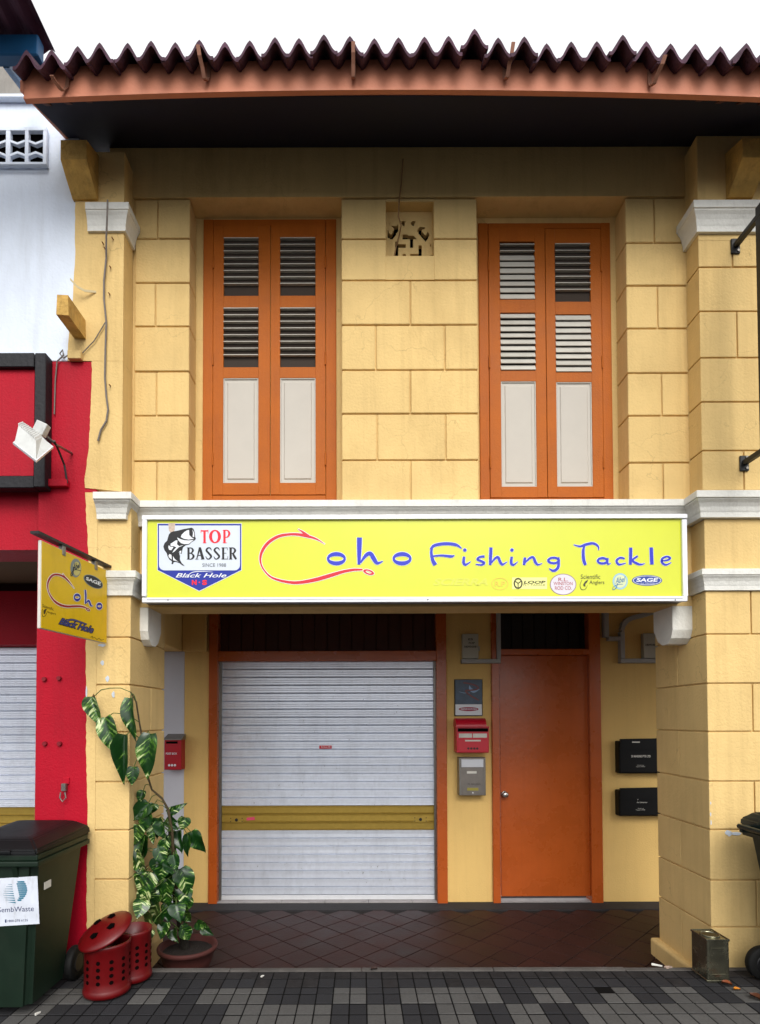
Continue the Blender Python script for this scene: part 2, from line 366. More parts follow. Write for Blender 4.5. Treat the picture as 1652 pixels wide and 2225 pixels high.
def blocks(parent, Yf, Yback, px0f, px1f, ys, splits, m=YEL):
    # ys: joint heights in picture; splits: per row list of vertical joints; px0f/px1f: edge x at given py
    for r in range(len(ys) - 1):
        pm = (ys[r] + ys[r + 1]) / 2
        xs = [px0f(pm)] + [P(s, pm, Yf).x for s in splits[r]] + [px1f(pm)]
        zt, zb = PZ(ys[r], Yf), PZ(ys[r + 1], Yf)
        for i in range(len(xs) - 1):
            g0 = GAP / 2 if i > 0 else 0; g1 = GAP / 2 if i < len(xs) - 2 else 0
            bx('block', xs[i] + g0, xs[i + 1] - g1, Yf + random.uniform(-0.0015, 0.0015), Yback, zb + GAP / 2, zt - GAP / 2, m, parent, 0.0035, 1)

# upper wall core and blocks
zt, zb = PZ(430, YW), PZ(1100, YW)
xWL, xWR = XL - 0.0, P(1490, 800, YW).x
wl0 = P(411, 760, YW).x; wl1 = P(743, 760, YW).x; wr0 = P(1038, 760, YW).x; wr1 = P(1364, 760, YW).x
zfr = PZ(318, YW)
cw = MB()
for a, b in ((xWL - 0.25, wl0 - 0.012), (wr1 + 0.012, xWR + 0.35)): cw.box(a, b, YW + 0.012, YWF + 0.02, zb, zt)
vx0, vx1 = P(839, 500, YW).x, P(943, 500, YW).x; vz0, vz1 = PZ(556, YW), PZ(438, YW)
cw.box(wl1 + 0.012, vx0 - 0.006, YW + 0.012, YWF + 0.02, zb, zt); cw.box(vx1 + 0.006, wr0 - 0.012, YW + 0.012, YWF + 0.02, zb, zt)
cw.box(vx0 - 0.006, vx1 + 0.006, YW + 0.0125, YWF + 0.0195, zb, vz0 - 0.004)
cw.box(xWL - 0.25, xWR + 0.35, YWF + 0.0205, YWF + 0.16, zb, zt + 0.5)
uw = cw.build('upper_wall', YEL2, sh)
fz = MB()
fz.box(XL - 0.2, XR + 0.2, YW - 0.004, YWF + 0.02, zt + 0.003, zfr + 0.12)
fz.build('frieze', YEL2, sh)
wlx, wrx = (lambda p: XL - 0.04), (lambda p: P(1500, 800, YW).x + 0.06)
blocks(uw, YW, YWF + 0.018, wlx, lambda p: wl0, [431, 517, 613, 708, 806, 902, 1001, 1094], [[343], [], [338], [], [340], [], [341]])
mid = [[], [], [892], [817, 967], [892], [820, 969], [893]]
ysm = [431, 519, 609, 706, 804, 899, 1000, 1094]
blocks(uw, YW, YWF + 0.018, lambda p: wl1, lambda p: wr0, ysm[2:], mid[2:])
# two rows round the vent recess
for (a, b) in ((431, 519), (519, 609)):
    z1, z0 = PZ(a, YW) - GAP / 2, PZ(b, YW) + GAP / 2
    zc = max(z0, vz0) if b > 556 else z0
    bx('block', wl1, vx0, YW, YWF + 0.018, z0, z1, YEL, uw, 0.003); bx('block', vx1, wr0, YW, YWF + 0.018, z0, z1, YEL, uw, 0.003)
    if b > 556: bx('block', vx0 + 0.0, vx1, YW + 0.0006, YWF + 0.018, z0, vz0, YEL, uw, 0.0)
    else: bx('block', vx0, vx1, YW + 0.0006, YWF + 0.018, vz1, z1, YEL, uw, 0.0)
blocks(uw, YW, YWF + 0.018, lambda p: wr1, wrx, [431, 529, 622, 715, 812, 905, 1007, 1094], [[1422], [], [1430], [], [1439], [], [1442]])

# pierced vent block
HOLES = [[(605, 770), (700, 770), (690, 850), (650, 880), (610, 840)], [(820, 800), (920, 770), (905, 880), (850, 870)],
 [(385, 880), (540, 860), (550, 960), (440, 1110), (380, 1140), (290, 1100), (300, 970), (330, 990), (340, 1060), (400, 1030), (440, 950), (420, 905)],
 [(960, 980), (1020, 910), (1130, 905), (1130, 940), (1080, 945), (1075, 1000), (1150, 1060), (1190, 1030), (1200, 990), (1240, 1030), (1220, 1120), (1160, 1190)],
 [(640, 1050), (890, 1060), (960, 1145), (880, 1140), (880, 1310), (815, 1310), (815, 1140), (640, 1135)], [(470, 1190), (540, 1190), (540, 1240), (710, 1240), (710, 1310), (540, 1310), (540, 1490), (460, 1490)],
 [(985, 1250), (1065, 1250), (1065, 1500), (990, 1590), (985, 1500), (815, 1500), (815, 1420), (985, 1420)], [(640, 1420), (715, 1420), (715, 1580), (880, 1590), (880, 1640), (570, 1640), (570, 1590), (640, 1590)],
 [(305, 1640), (370, 1570), (420, 1640)], [(1090, 1640), (1150, 1590), (1230, 1640)], [(1250, 1240), (1290, 1240), (1290, 1290), (1250, 1290)], [(1250, 1460), (1310, 1460), (1310, 1510), (1260, 1510)]]
def inside(x, y, pg):
    c = False
    for (x0, y0), (x1, y1) in zip(pg, pg[1:] + pg[:1]):
        if (y0 > y) != (y1 > y) and x < (x1 - x0) * (y - y0) / (y1 - y0) + x0: c = not c
    return c
vb = MB(); NC, NR = 44, 36; ybl = YW + 0.07
bx0, bx1 = P(848, 520, ybl).x, P(938, 520, ybl).x; bx0 = vx0; bx1 = vx1
bz1 = PZ(480, ybl); vbz = vz0; cs = (bx1 - bx0) / NC; ch = (bz1 - vbz) / NR
for r in range(NR):
    row = [any(inside(250 + (c + 0.5) * 1060 / NC, 780 + (r + 0.5) * 860 / NR, h) for h in HOLES) for c in range(NC)]
    c0 = 0
    while c0 < NC:
        if row[c0]: c0 += 1; continue
        c1 = c0
        while c1 < NC and not row[c1]: c1 += 1
        vb.box(bx0 + c0 * cs, bx0 + c1 * cs, ybl, ybl + 0.028, vbz + (NR - 1 - r) * ch, vbz + (NR - r) * ch); c0 = c1
vb.box(vx0, vx1, ybl + 0.0005, ybl + 0.03, bz1, vz1 + 0.02)
vo = vb.build('vent_block', YEL2, uw)
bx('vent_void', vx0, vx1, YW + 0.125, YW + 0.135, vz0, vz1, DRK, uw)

# windows
LVD = mat('louvre_gap_shade', (58, 49, 42), 0.9, var=0.1)  # brown of the shaded slat undersides, put into a flat sheet
def window(px, leafs, louv, panels, modes, tops, idx):
    (fl, fr, ft, fb) = px
    Y0 = YWF
    X = lambda p, q=800: P(p, q, Y0).x
    Zf = lambda q: PZ(q, Y0, (fl + fr) / 2)
    f = MB(); lx0, lx1, lt, lb = leafs[0][0], leafs[-1][1], leafs[0][2], leafs[0][3]
    zl, zh = Zf(fb), Zf(ft)
    f.box(X(fl), X(lx0), Y0 - 0.002, Y0 + 0.03, zl, zh, 0.003); f.box(X(lx1), X(fr), Y0 - 0.002, Y0 + 0.03, zl, zh, 0.003)
    f.box(X(lx0), X(lx1), Y0 - 0.001, Y0 + 0.03, Zf(lt), zh, 0.003); f.box(X(lx0), X(lx1), Y0 - 0.001, Y0 + 0.03, zl, Zf(lb), 0.003)
    w = f.build('window', ORG, sh)
    pl = MB(); pl.box(X(fl) - 0.1, X(fr) + 0.1, Y0 + 0.010, Y0 + 0.04, zl - 0.02, zh + 0.2); pl.build('plaster_margin', YEL2, uw)
    for li, (a, b, t, bt) in enumerate(leafs):
        g2 = 0.0018; xa, xb = X(a) + g2, X(b) - g2; z0, z1 = Zf(bt) + g2, Zf(t) - g2
        o0, o1 = louv[li]; oa, ob = X(o0), X(o1)
        yy0, yy1 = Y0 - 0.006, Y0 + 0.009
        lf = MB()
        lf.box(xa, oa, yy0, yy1, z0, z1, 0.0015); lf.box(ob, xb, yy0, yy1, z0, z1, 0.0015)
        cuts = [z1] 
        for (p, q) in panels[li]: cuts += [Zf(p), Zf(q)]
        cuts.append(z0)
        for k in range(0, len(cuts), 2): lf.box(oa, ob, yy0 + 0.0004, yy1, cuts[k + 1], cuts[k], 0.0)
        lf.build('shutter_leaf', ORG, w)
        # flat sheets behind the louvres, painted as the shade between slats
        for k, (p, q) in enumerate(panels[li]):
            zt_, zb_ = Zf(p), Zf(q)
            if k < 2:
                bx('louvre_shade_sheet', oa, ob, Y0 + 0.0092, Y0 + 0.0097, zb_, zt_, LVD, w)
                mode = modes[li][k]; ns = 9 if mode == 'open' else 9
                dz = (zt_ - zb_) / ns
                for s in range(ns):
                    zc = zt_ - (s + 0.5) * dz
                    if mode == 'open': ang = R(-2 + random.uniform(-2, 2)); dd = 0.022
                    else:
                        ang = R(-68 + random.uniform(-4, 4)); dd = 0.0405
                        if mode == 'mixed' and s < 2: ang = R(-8); dd = 0.022
                    if mode == 'open': zc += dz * 0.3
                    if mode == 'open' and s == ns - 1: continue
                    yc = Y0 - 0.002 if mode != 'out' else Y0 - 0.008
                    M = Matrix.Translation(((oa + ob) / 2, yc, zc)) @ Matrix.Rotation(-ang, 4, 'X')
                    hw = (ob - oa) / 2 - 0.0012
                    MB().box(-hw, hw, -dd / 2, dd / 2, -0.0024, 0.0024, 0.0, 1, M).build('slat', SLT, w)
            else:
                pa = MB(); pa.box(oa, ob, Y0 + 0.004, Y0 + 0.0088, zb_, zt_)
                m1 = 0.022
                def fr4(x0, x1, z0_, z1_, wd, ya, yb):
                    for q4 in ((x0, x1, z1_ - wd, z1_), (x0, x1, z0_, z0_ + wd)): pa.box(q4[0], q4[1], ya, yb, q4[2], q4[3], 0.0012)
                    for q4 in ((x0, x0 + wd), (x1 - wd, x1)): pa.box(q4[0], q4[1], ya + 0.0003, yb, z0_ + wd, z1_ - wd, 0.0012)
                fr4(oa, ob, zb_, zt_, 0.007, Y0 - 0.003, Y0 + 0.005)
                x0, x1, z0_, z1_ = oa + 0.03, ob - 0.03, zb_ + 0.03, zt_ - 0.03
                a4 = [(x0, Y0 - 0.0025, z0_), (x1, Y0 - 0.0025, z0_), (x1, Y0 - 0.0025, z1_), (x0, Y0 - 0.0025, z1_)]
                b4 = [(x0 - 0.006, Y0 + 0.0045, z0_ - 0.006), (x1 + 0.006, Y0 + 0.0045, z0_ - 0.006), (x1 + 0.006, Y0 + 0.0045, z1_ + 0.006), (x0 - 0.006, Y0 + 0.0045, z1_ + 0.006)]
                pa.hexa(b4 + a4); pa.build('lower_panel', CRM, w)
        hx = xa if li == 0 else xb
        for hz in (0.13, 0.5, 0.86):
            zc = z0 + (z1 - z0) * hz
            MB().tube([(hx, Y0 - 0.010, zc - 0.04), (hx, Y0 - 0.010, zc + 0.04)], 0.005, 8).build('hinge', ORG, w)
    return w
window((441, 731, 476, 1092), [(463, 588, 490, 1076), (588, 708, 490, 1076)], [(486, 562), (609, 686)],
       [[(517, 644), (669, 799), (822, 1050)], [(517, 644), (669, 799), (822, 1050)]], [['open', 'open'], ['open', 'open']], 0, 0)
window((1042, 1330, 484, 1092), [(1063, 1187, 496, 1082), (1187, 1309, 498, 1082)], [(1088, 1164), (1208, 1285)],
       [[(526, 652), (680, 806), (829, 1058)], [(530, 657), (684, 810), (831, 1058)]], [['mixed', 'shut'], ['open', 'shut']], 0, 1)

# pilasters above, piers below
XPL = P(187, 1600, YF).x; XPR = XR + 0.545
zc1 = PZ(1068, YF)
pr = MB().box(XR + 0.012, XPR, YF + 0.012, YF + PD - 0.012, ZFL - 0.05, PZ(330, YF)).build('pier', YEL2, sh)
plf = MB().box(XPL + 0.02, XL - 0.012, YF + 0.012, YF + PD - 0.012, ZFL - 0.05, zc1 - 0.03).build('pier', YEL2, sh)
# right upper pilaster: blocks (measured leaning edge averaged)
xru = P(1523, 800, YF).x
def rblock(x0, x1, y0, y1, za, zb_, par, bev=0.004): bx('block', x0, x1, y0 + random.uniform(-0.001, 0.001), y1, zb_ + GAP / 2, za - GAP / 2, YEL, par, bev, 2)
ysr = [520, 580, 676, 777, 873, 979, 1066]
for r in range(6):
    za, zb_ = PZ(ysr[r], YF, 1560), PZ(ysr[r + 1], YF, 1560)
    xs = P([1597, 0, 1604, 0, 0, 1613][r], 800, YF).x if r in (0, 2, 5) else None
    if xs: rblock(xru, xs - GAP / 2, YF, YWF, za, zb_, pr); rblock(xs + GAP / 2, XPR, YF, YWF, za, zb_, pr)
    else: rblock(xru, XPR, YF, YWF, za, zb_, pr)
bx('block', xru, XPR, YF, YWF, PZ(436, YF, 1560), PZ(330, YF, 1560) + 0.1, YEL, pr, 0.003)
bx('block', xru, XPR, YF, YWF, PZ(522, YF, 1560) , PZ(436, YF, 1560) - 0.001, YEL, pr, 0.0)
# right lower pier
ysl = [1128, 1240, 1283, 1378, 1485, 1590, 1698, 1803, 1913, 2015, 2160]
ym = YF + 0.092 * YF
xs = P(1638, 1600, YF).x
for r in range(len(ysl) - 1):
    za, zb_ = PZ(ysl[r], YF, 1560), PZ(ysl[r + 1], YF, 1560)
    y1 = YF + PD
    if r in (2, 4, 6, 8): rblock(XR, xs - GAP / 2, YF, y1, za, zb_, pr); rblock(xs + GAP / 2, XPR, YF, y1, za, zb_, pr)
    elif r in (0, 1): rblock(XR, XPR, YF, y1, za + GAP / 2, zb_ - GAP / 2, pr)
    else: rblock(XR, XPR, YF, ym - 0.002, za, zb_, pr); rblock(XR, XPR, ym + 0.002, y1, za, zb_, pr)
# flared foot of the right pier
ft = MB()
for (k, xo) in ((1, 0.045),):
    z0, z1 = (ZFL - 0.02 + (0.0 if k else 0.10), ZFL + (0.11 if k else 0.14))
    ft.box(XR - xo, XPR, YF + 0.10 - 0.02 * k, YF + PD + xo, z0, z1, 0.025, 4)
ft.build('pier_foot', YEL2, sh)
# left upper pilaster: plain face with a worn painted edge
def jag(px_pts, jit, step=14):           # picture points down the edge -> dense jagged list
    out = []
    for (a, b) in zip(px_pts, px_pts[1:]):
        nn = max(1, int((b[1] - a[1]) / step))
        for k in range(nn): t = k / nn; out.append((a[0] + (b[0] - a[0]) * t + random.uniform(-jit, jit), a[1] + (b[1] - a[1]) * t))
    out.append(px_pts[-1]); return out
edge = jag([(163, 330), (163, 430), (163, 560), (158, 650), (150, 715), (147, 784)], 0.9)
xlu = P(267, 800, YF).x
pts = [P(x, y, YF) for x, y in edge] + [Vector((xlu, YF, PZ(784, YF, 267))), Vector((xlu, YF, PZ(330, YF, 267)))]
MB().prism(pts, (0, YWF - YF, 0)).build('pilaster_face', YEL2, plf)
edge = jag([(200, 784.5), (198, 850), (194, 960), (189, 1000), (184, 1040), (186, 1090), (192, 1200), (189, 1300), (187, 1370), (186, 1440), (188, 1520), (187, 1620), (189, 1720), (191, 1800), (188, 1900), (189, 2110)], 1.0, 9)
e1 = [e for e in edge if e[1] < 1069]
pts = [P(x, y, YF) for x, y in e1] + [Vector((xlu, YF, PZ(1068, YF, 267))), Vector((xlu, YF, PZ(784.5, YF, 267)))]
MB().prism(pts, (0, YWF - YF, 0)).build('pilaster_face', YEL2, plf)
xin = P(208, 1600, YF).x
e2 = [e for e in edge if e[1] > 1069]
pts = [P(x, y, YF) for x, y in e2] + [Vector((xin, YF, PZ(e2[-1][1], YF, 200))), Vector((xin, YF, PZ(e2[0][1], YF, 200)))]
MB().prism(pts, (0, 0.2, 0)).build('pier_face', YEL2, plf)
ysl = [1100, 1240, 1288, 1385, 1488, 1591, 1699, 1804, 1911, 2015, 2160]
yml = YF + 0.10 * YF
for r in range(len(ysl) - 1):
    za, zb_ = PZ(ysl[r], YF, 240), PZ(ysl[r + 1], YF, 240); y1 = YF + PD
    if r in (0, 1): rblock(xin, XL, YF, y1, za + GAP / 2, zb_ - GAP / 2, plf)
    elif r in (4, 6, 8): rblock(xin, XL, YF, yml - 0.002, za, zb_, plf); rblock(xin, XL, yml + 0.002, y1, za, zb_, plf)
    else: rblock(xin, XL, YF, y1, za, zb_, plf)

bx('adjoining_wall', XPR + 0.002, 5.2, YW, YWF + 0.1, PZ(1318, YF + 0.13), zfr + 0.12, YEL2, sh)
bx('adjoining_shopfront', P(1800, 1700, YB).x + 0.002, 5.2, YB, YB + 0.2, ZFL - 0.02, 2.61, YELB, sh)
# mouldings
def prof(zb_, zt_, out):
    h = zt_ - zb_
    pts = [(-0.02, zb_), (out * 0.34, zb_), (out * 0.36, zb_ + h * 0.2), (out * 0.42, zb_ + h * 0.27), (out * 0.5, zb_ + h * 0.42), (out * 0.66, zb_ + h * 0.56),
           (out * 0.86, zb_ + h * 0.66), (out * 0.88, zb_ + h * 0.70), (out, zb_ + h * 0.72), (out, zb_ + h * 0.985), (out * 0.98, zt_), (-0.02, zt_)]
    return pts
z1, z0 = PZ(1072, YF - 0.05, 250), PZ(1128, YF - 0.02, 250)
x_l0 = P(206, 1090, YF - 0.05).x + 0.0
path = [(x_l0, YF), (xlu + 0.01, YF), (xlu + 0.01, YW), (xru - 0.005, YW), (xru - 0.005, YF), (XPR, YF)]
MB().sweep(path, prof(z0, z1, 0.075)).build('cornice', WHT, sh)
z1, z0 = PZ(440, YF - 0.04, 240), PZ(503, YF - 0.01, 240)
MB().sweep([(P(193, 470, YF).x, YF), (xlu, YF), (xlu, YW - 0.004)], prof(z0, z1, 0.045)).build('capital', WHT, sh)
z1, z0 = PZ(436, YF - 0.05, 1560), PZ(506, YF - 0.01, 1560)
MB().sweep([(xru, YW - 0.004), (xru, YF), (XPR, YF)], prof(z0, z1, 0.058)).build('capital', WHT, sh)
z1, z0 = PZ(1240, YF - 0.04, 260), PZ(1293, YF - 0.02, 260)
MB().sweep([(P(209, 1260, YF).x, YF), (XL, YF), (XL, YF + 0.14)], prof(z0, z1, 0.045)).build('string_moulding', WHT, sh)
z1, z0 = PZ(1236, YF - 0.04, 1560), PZ(1282, YF - 0.02, 1560)
MB().sweep([(XR, YF + 0.14), (XR, YF), (XPR, YF)], prof(z0, z1, 0.045)).build('string_moulding', WHT, sh)

# beam carrying the upper front, walkway ceiling
zbm = PZ(1318, YF + 0.13)
bx('front_beam', XL - 0.3, XR + 0.3, YF + 0.135, YF + 0.36, zbm, zb + 0.02, YEL2, sh, 0.0)
bx('walkway_ceiling', -4.2, 5.0, YF + 0.37, YB + 0.3, 2.62, 2.70, mat('ceiling_board', (96, 74, 50), 0.8, var=0.1), sh)
bx('side_beam', P(356, 1410, 4.0).x - 0.5, P(400, 1420, YB).x + 0.0, YF + PD + 0.002, YB - 0.002, PZ(1416, YB, 400), 2.615, YELB, sh, 0.004)
bx('wall_beam', P(400, 1420, YB).x + 0.003, P(452, 1420, YB).x, YB - 0.06, YB - 0.003, PZ(1417, YB, 430), 2.615, YELB, sh, 0.004)
def corbel(s, pxo, pxi):
    Y0 = P(302, 1360, 1).x  # unused
    yc0 = YF + 0.138; yc1 = YF + 0.36
    xo = XL if s < 0 else XR; xi = P(pxi, 1360, yc0).x
    zt_ = zbm + 0.0; zb_ = PZ(1400, yc0, 330)
    h = zt_ - zb_
    pr_ = [(yc0, zt_), (yc1, zt_), (yc1, zb_ + h * 0.45), (yc1 - 0.05, zb_ + h * 0.12), (yc1 - 0.10, zb_), (yc0 + 0.06, zb_), (yc0 + 0.02, zb_ + h * 0.14), (yc0, zb_ + h * 0.36)]
    m = MB(); m.prism([(xo, y, z) for y, z in pr_], (xi - xo, 0, 0))
    m.build('corbel', WHT, sh)
corbel(-1, 302, 322); corbel(1, 1488, 1462)

# shop wall at the back
bw = MB(); Zc = 2.62
def bwall(p0, p1, m, nm='back_wall', y=YB):
    return bx(nm, P(p0, 1700, y).x, P(p1, 1700, y).x, y, y + 0.2, ZFL - 0.02, Zc - 0.001, m, sh)
bwall(135, 399.6, mat('white_back_wall', (196, 197, 204), 0.8, var=0.06, vscale=2, bump=0.2, bscale=80), 'white_back_wall')
bwall(400, 453, YELB); bwall(971, 1071, YELB); bwall(1308, 1800, YELB)

# roller shutter with orange frame
def frame(name, po0, po1, pi0, pi1, lt, lb, zfloor):
    m = MB(); y0 = YB - 0.035
    X = lambda p: P(p, 1700, y0).x
    m.box(X(po0), X(pi0), y0, YB + 0.1, ZFL - 0.01, Zc - 0.004, 0.004); m.box(X(pi1), X(po1), y0, YB + 0.1, ZFL - 0.01, Zc - 0.004, 0.004)
    m.box(X(pi0), X(pi1), y0 + 0.002, YB + 0.1, PZ(lb, y0), PZ(lt, y0), 0.004)
    return m.build(name, ORGD, sh)
frame('shutter_frame', 453, 972, 472, 950, 1414, 1436, 0)
frame('door_frame', 1071, 1309, 1087, 1284, 1411, 1424, 0)
sa = mat('aluminium_slat', (228, 234, 246), 0.3, 0.5, var=0.06, vscale=30, rnd=0.06, streak=0.25, scol=(150, 154, 166), sstretch=(3.0, 3.0, 0.6), dirt=0.2, dscale=6, bump=0.0)
sg = mat('gold_anodised_slat', (172, 144, 66), 0.34, 0.5, var=0.10, vscale=30, rnd=0.08)
YS = YB + 0.055
def shutter(parent, px0, px1, pyt, pyb, gold0, gold1, nm='slat', YS=YS):
    z1, z0 = PZ(pyt, YS), PZ(pyb, YS); x0, x1 = P(px0, 1700, YS).x, P(px1, 1700, YS).x
    nsl = round((pyb - pyt) / 17.5); dz = (z1 - z0) / nsl; meshes = {}
    for k in range(nsl):
        zt_ = z1 - k * dz; py = pyt + (k + 0.5) * 17.5
        gold = gold0 < py < gold1; key = 'g' if gold else ('u' if py < gold0 else 'l')
        if key not in meshes:
            m = MB(); pr_ = []
            if key == 'u': ys_ = [(0, 0.004), (0.04, 0), (0.26, 0.0), (0.30, 0.002), (0.34, 0), (0.52, 0.0), (0.56, 0.002), (0.60, 0), (0.80, 0.0), (0.84, 0.003), (0.88, 0.001), (0.90, 0.002), (0.91, 0.02), (1.0, 0.022)]
            elif key == 'g': ys_ = [(0, 0.004), (0.05, 0), (0.14, 0.001), (0.18, 0.004), (0.82, 0.004), (0.86, 0.0), (0.93, 0.001), (0.96, 0.011), (1.0, 0.012)]
            else: ys_ = [(0, 0.003), (0.03, 0), (0.45, 0.0012), (0.88, 0.0), (0.90, 0.002), (0.915, 0.018), (1.0, 0.02)]
            front = [(y, -t * dz) for t, y in ys_]; poly = front + [(0.026, -dz), (0.026, 0)]
            m.prism([(x0, y, z) for y, z in poly], (x1 - x0, 0, 0)); meshes[key] = m.mesh('slat', sg if gold else sa)
        o = link(nm, meshes[key], parent, (0, YS + random.uniform(-0.0006, 0.0006), zt_))
    return z0, z1, x0, x1, dz
rs = bx('roller_shutter', P(468, 1700, YS).x, P(953, 1700, YS).x, YS + 0.03, YS + 0.045, ZFL, PZ(1430, YS), DRK, sh)
for a, b in ((472, 483), (943, 950)): bx('guide_rail', P(a, 1700, YS).x, P(b, 1700, YS).x, YS - 0.028, YS - 0.004, ZFL, PZ(1436, YS), STEEL, rs, 0.002)
z0s, z1s, xs0, xs1, dzs = shutter(rs, 470, 952, 1438, 1945, 1755, 1808)
bx('bottom_rail', xs0, xs1, YS - 0.008, YS + 0.02, ZFL + 0.012, z0s - 0.001, ALU, rs, 0.003)
for px_ in (514, 914):
    zc = PZ(1781, YS); xc = P(px_, 1781, YS).x
    lk = MB(); lk.box(xc - 0.06, xc + 0.06, YS - 0.001, YS + 0.002, zc - 0.022, zc + 0.022, 0.0)
    lk.build('lock_plate', sg, rs)
    MB().lathe([(0.0, -0.001), (0.013, -0.001), (0.014, 0.002), (0.0, 0.004)], 16, Matrix.Translation((xc, YS - 0.002, zc)) @ Matrix.Rotation(R(90), 4, 'X')).build('keyhole', BP, rs)
    for sx in (-1, 1):
        for sz in (-1, 1): bx('screw', xc + sx * 0.05 - 0.004, xc + sx * 0.05 + 0.004, YS - 0.003, YS, zc + sz * 0.014 - 0.004, zc + sz * 0.014 + 0.004, BP, rs)
pls = yplane(YS - 0.0035)
st = MB(); flat(st, pls, rect(694, 1620, 721, 1627), ident, 0); st.build('sticker', RD, rs)
st = MB(); text_flat(st, pls, 'ROLLER', rect(698, 1621.5, 719, 1625.5), ident, 0.001); st.build('sticker_lettering', WP, rs)
st = MB(); flat(st, pls, [(536, 1777), (553, 1775), (554, 1782), (536, 1783)], ident, 0); st.build('sticker', mat('pink_sticker', (205, 70, 100), 0.5), rs)
# threshold tiles
th = mat('threshold_tile', (150, 146, 146), 0.6, var=0.2, vscale=12, dirt=0.4, dscale=9)
xa = P(472, 1955, YB).x
for i in range(6):
    x0 = xa + i * 0.38 - 0.2
    bx('threshold_tile', max(x0, P(472, 1955, YB).x), min(x0 + 0.376, P(950, 1955, YB).x), YB - 0.02, YB + 0.09, ZFL - 0.01, ZFL + 0.012, th, rs, 0.001)
# timber panels above shutter and door
pk = mat('dark_timber_plank', (66, 26, 10), 0.6, var=0.25, vscale=6, rnd=0.15)
def transom(px0, px1, m, n):
    y = YB + 0.06
    b_ = bx('transom', P(px0, 1370, y).x, P(px1, 1370, y).x, y + 0.016, y + 0.03, PZ(1430, y), Zc - 0.005, m, sh)
    x0, x1 = P(px0, 1370, y).x, P(px1, 1370, y).x; w = (x1 - x0) / n
    for i in range(n): bx('plank', x0 + i * w + 0.003, x0 + (i + 1) * w - 0.003, y, y + 0.0155, PZ(1430, y), Zc - 0.006, m, b_, 0.003)
transom(471, 951, pk, 18)
transom(1086, 1285, mat('black_timber_plank', (20, 15, 13), 0.7, var=0.2, vscale=6), 8)
# door
yd = YB + 0.012
dr = pbox('door', 1087.5, 1283.5, 1424.5, 1948, yd, yd + 0.04, ORGD, sh, 0.003)
xk, zk = P(1096, 1726, yd).x, PZ(1726, yd, 1096)
MB().lathe([(0.0, 0), (0.028, 0), (0.03, -0.004), (0.022, -0.007), (0.016, -0.01), (0.016, -0.03), (0.024, -0.036), (0.026, -0.05), (0.018, -0.058), (0.0, -0.06)], 24,
           Matrix.Translation((xk, yd, zk)) @ Matrix.Rotation(R(-90), 4, 'X')).build('door_knob', mat('chrome_knob', (190, 188, 185), 0.2, 0.9), dr, True)
bx('threshold_tile', P(1087, 1955, YB).x, P(1284, 1955, YB).x, YB - 0.02, YB + 0.09, ZFL - 0.01, ZFL + 0.010, th, sh, 0.001)

# roof: fascia, tiles, soffit, brackets
YE, YT = 2.86, 2.775; SL = 0.477; XRL, XRR = P(52, 200, YE).x, 4.4
def bow(x): return -0.037 * ((x - 0.15) / 1.75) ** 2
zfb, zft = PZ(196, YE), PZ(118, YT) + SL * (YE - YT) + 0.035
rf = MB(); nseg = 40
TP = 0.1245; ntile = int((XRR - XRL) / TP)
def tilez(u):                        # pointed ridge, round valley; u in 0..1, ridge at 0.5
    t = 1 - abs(u - 0.5) * 2
    v = max(0.0, (t - 0.10) / 0.90)
    return 0.084 * (v - 0.07 * math.sin(2 * math.pi * v) if v < 0.93 else 0.93 + 0.045 * math.sin((v - 0.93) / 0.07 * math.pi / 2) + 0.03)
us = [-0.05, 0, 0.03, 0.05, 0.1, 0.16, 0.24, 0.32, 0.40, 0.45, 0.48, 0.5, 0.52, 0.55, 0.60, 0.68, 0.76, 0.84, 0.90, 0.95, 0.97, 1.0, 1.05]
zt0 = PZ(118, YT)
def corr(m, x0, n, ya, yb, dz0, thick=0.019):
    for k in range(n):
        top, bot = [], []
        for y in (ya, yb):
            zz = zt0 + (y - YT) * SL + dz0
            top.append([m.bm.verts.new((x0 + (k + u) * TP, y, zz + tilez(u) + bow(x0 + (k + u) * TP))) for u in us])
            bot.append([m.bm.verts.new((x0 + (k + u) * TP, y, zz + tilez(u) * 0.92 - thick + bow(x0 + (k + u) * TP))) for u in us])
        for j in range(len(us) - 1):
            m.bm.faces.new((top[0][j], top[0][j + 1], top[1][j + 1], top[1][j])); m.bm.faces.new((bot[0][j], bot[1][j], bot[1][j + 1], bot[0][j + 1]))
            m.bm.faces.new((top[0][j], bot[0][j], bot[0][j + 1], top[0][j + 1])); m.bm.faces.new((top[1][j], top[1][j + 1], bot[1][j + 1], bot[1][j]))
        for e in (0, -1): m.bm.faces.new((top[0][e], top[1][e], bot[1][e], bot[0][e]))
corr(rf, XRL + 0.0, ntile, YT + 0.36, 6.2, 0.004)
roof = rf.build('roof', TILE, sh)
tall = {4: 0.022, 18: 0.028, 24: 0.02, 0: -0.006, 1: -0.012}
for k in range(ntile):
    for row in (0, 1):
        m = MB(); corr(m, 0, 1, YT + 0.24 * row, YT + 0.24 * row + 0.30, 0.012 * row)
        # own lift and twist for each tile
        o = m.build('roof_tile', TILE, roof)
        x = XRL + k * TP
        o.location = (x + random.uniform(-0.004, 0.004), random.uniform(-0.014, 0.014), bow(x) + random.uniform(-0.006, 0.007) + (tall.get(k, 0) if row == 0 else 0.0))
fa = MB()
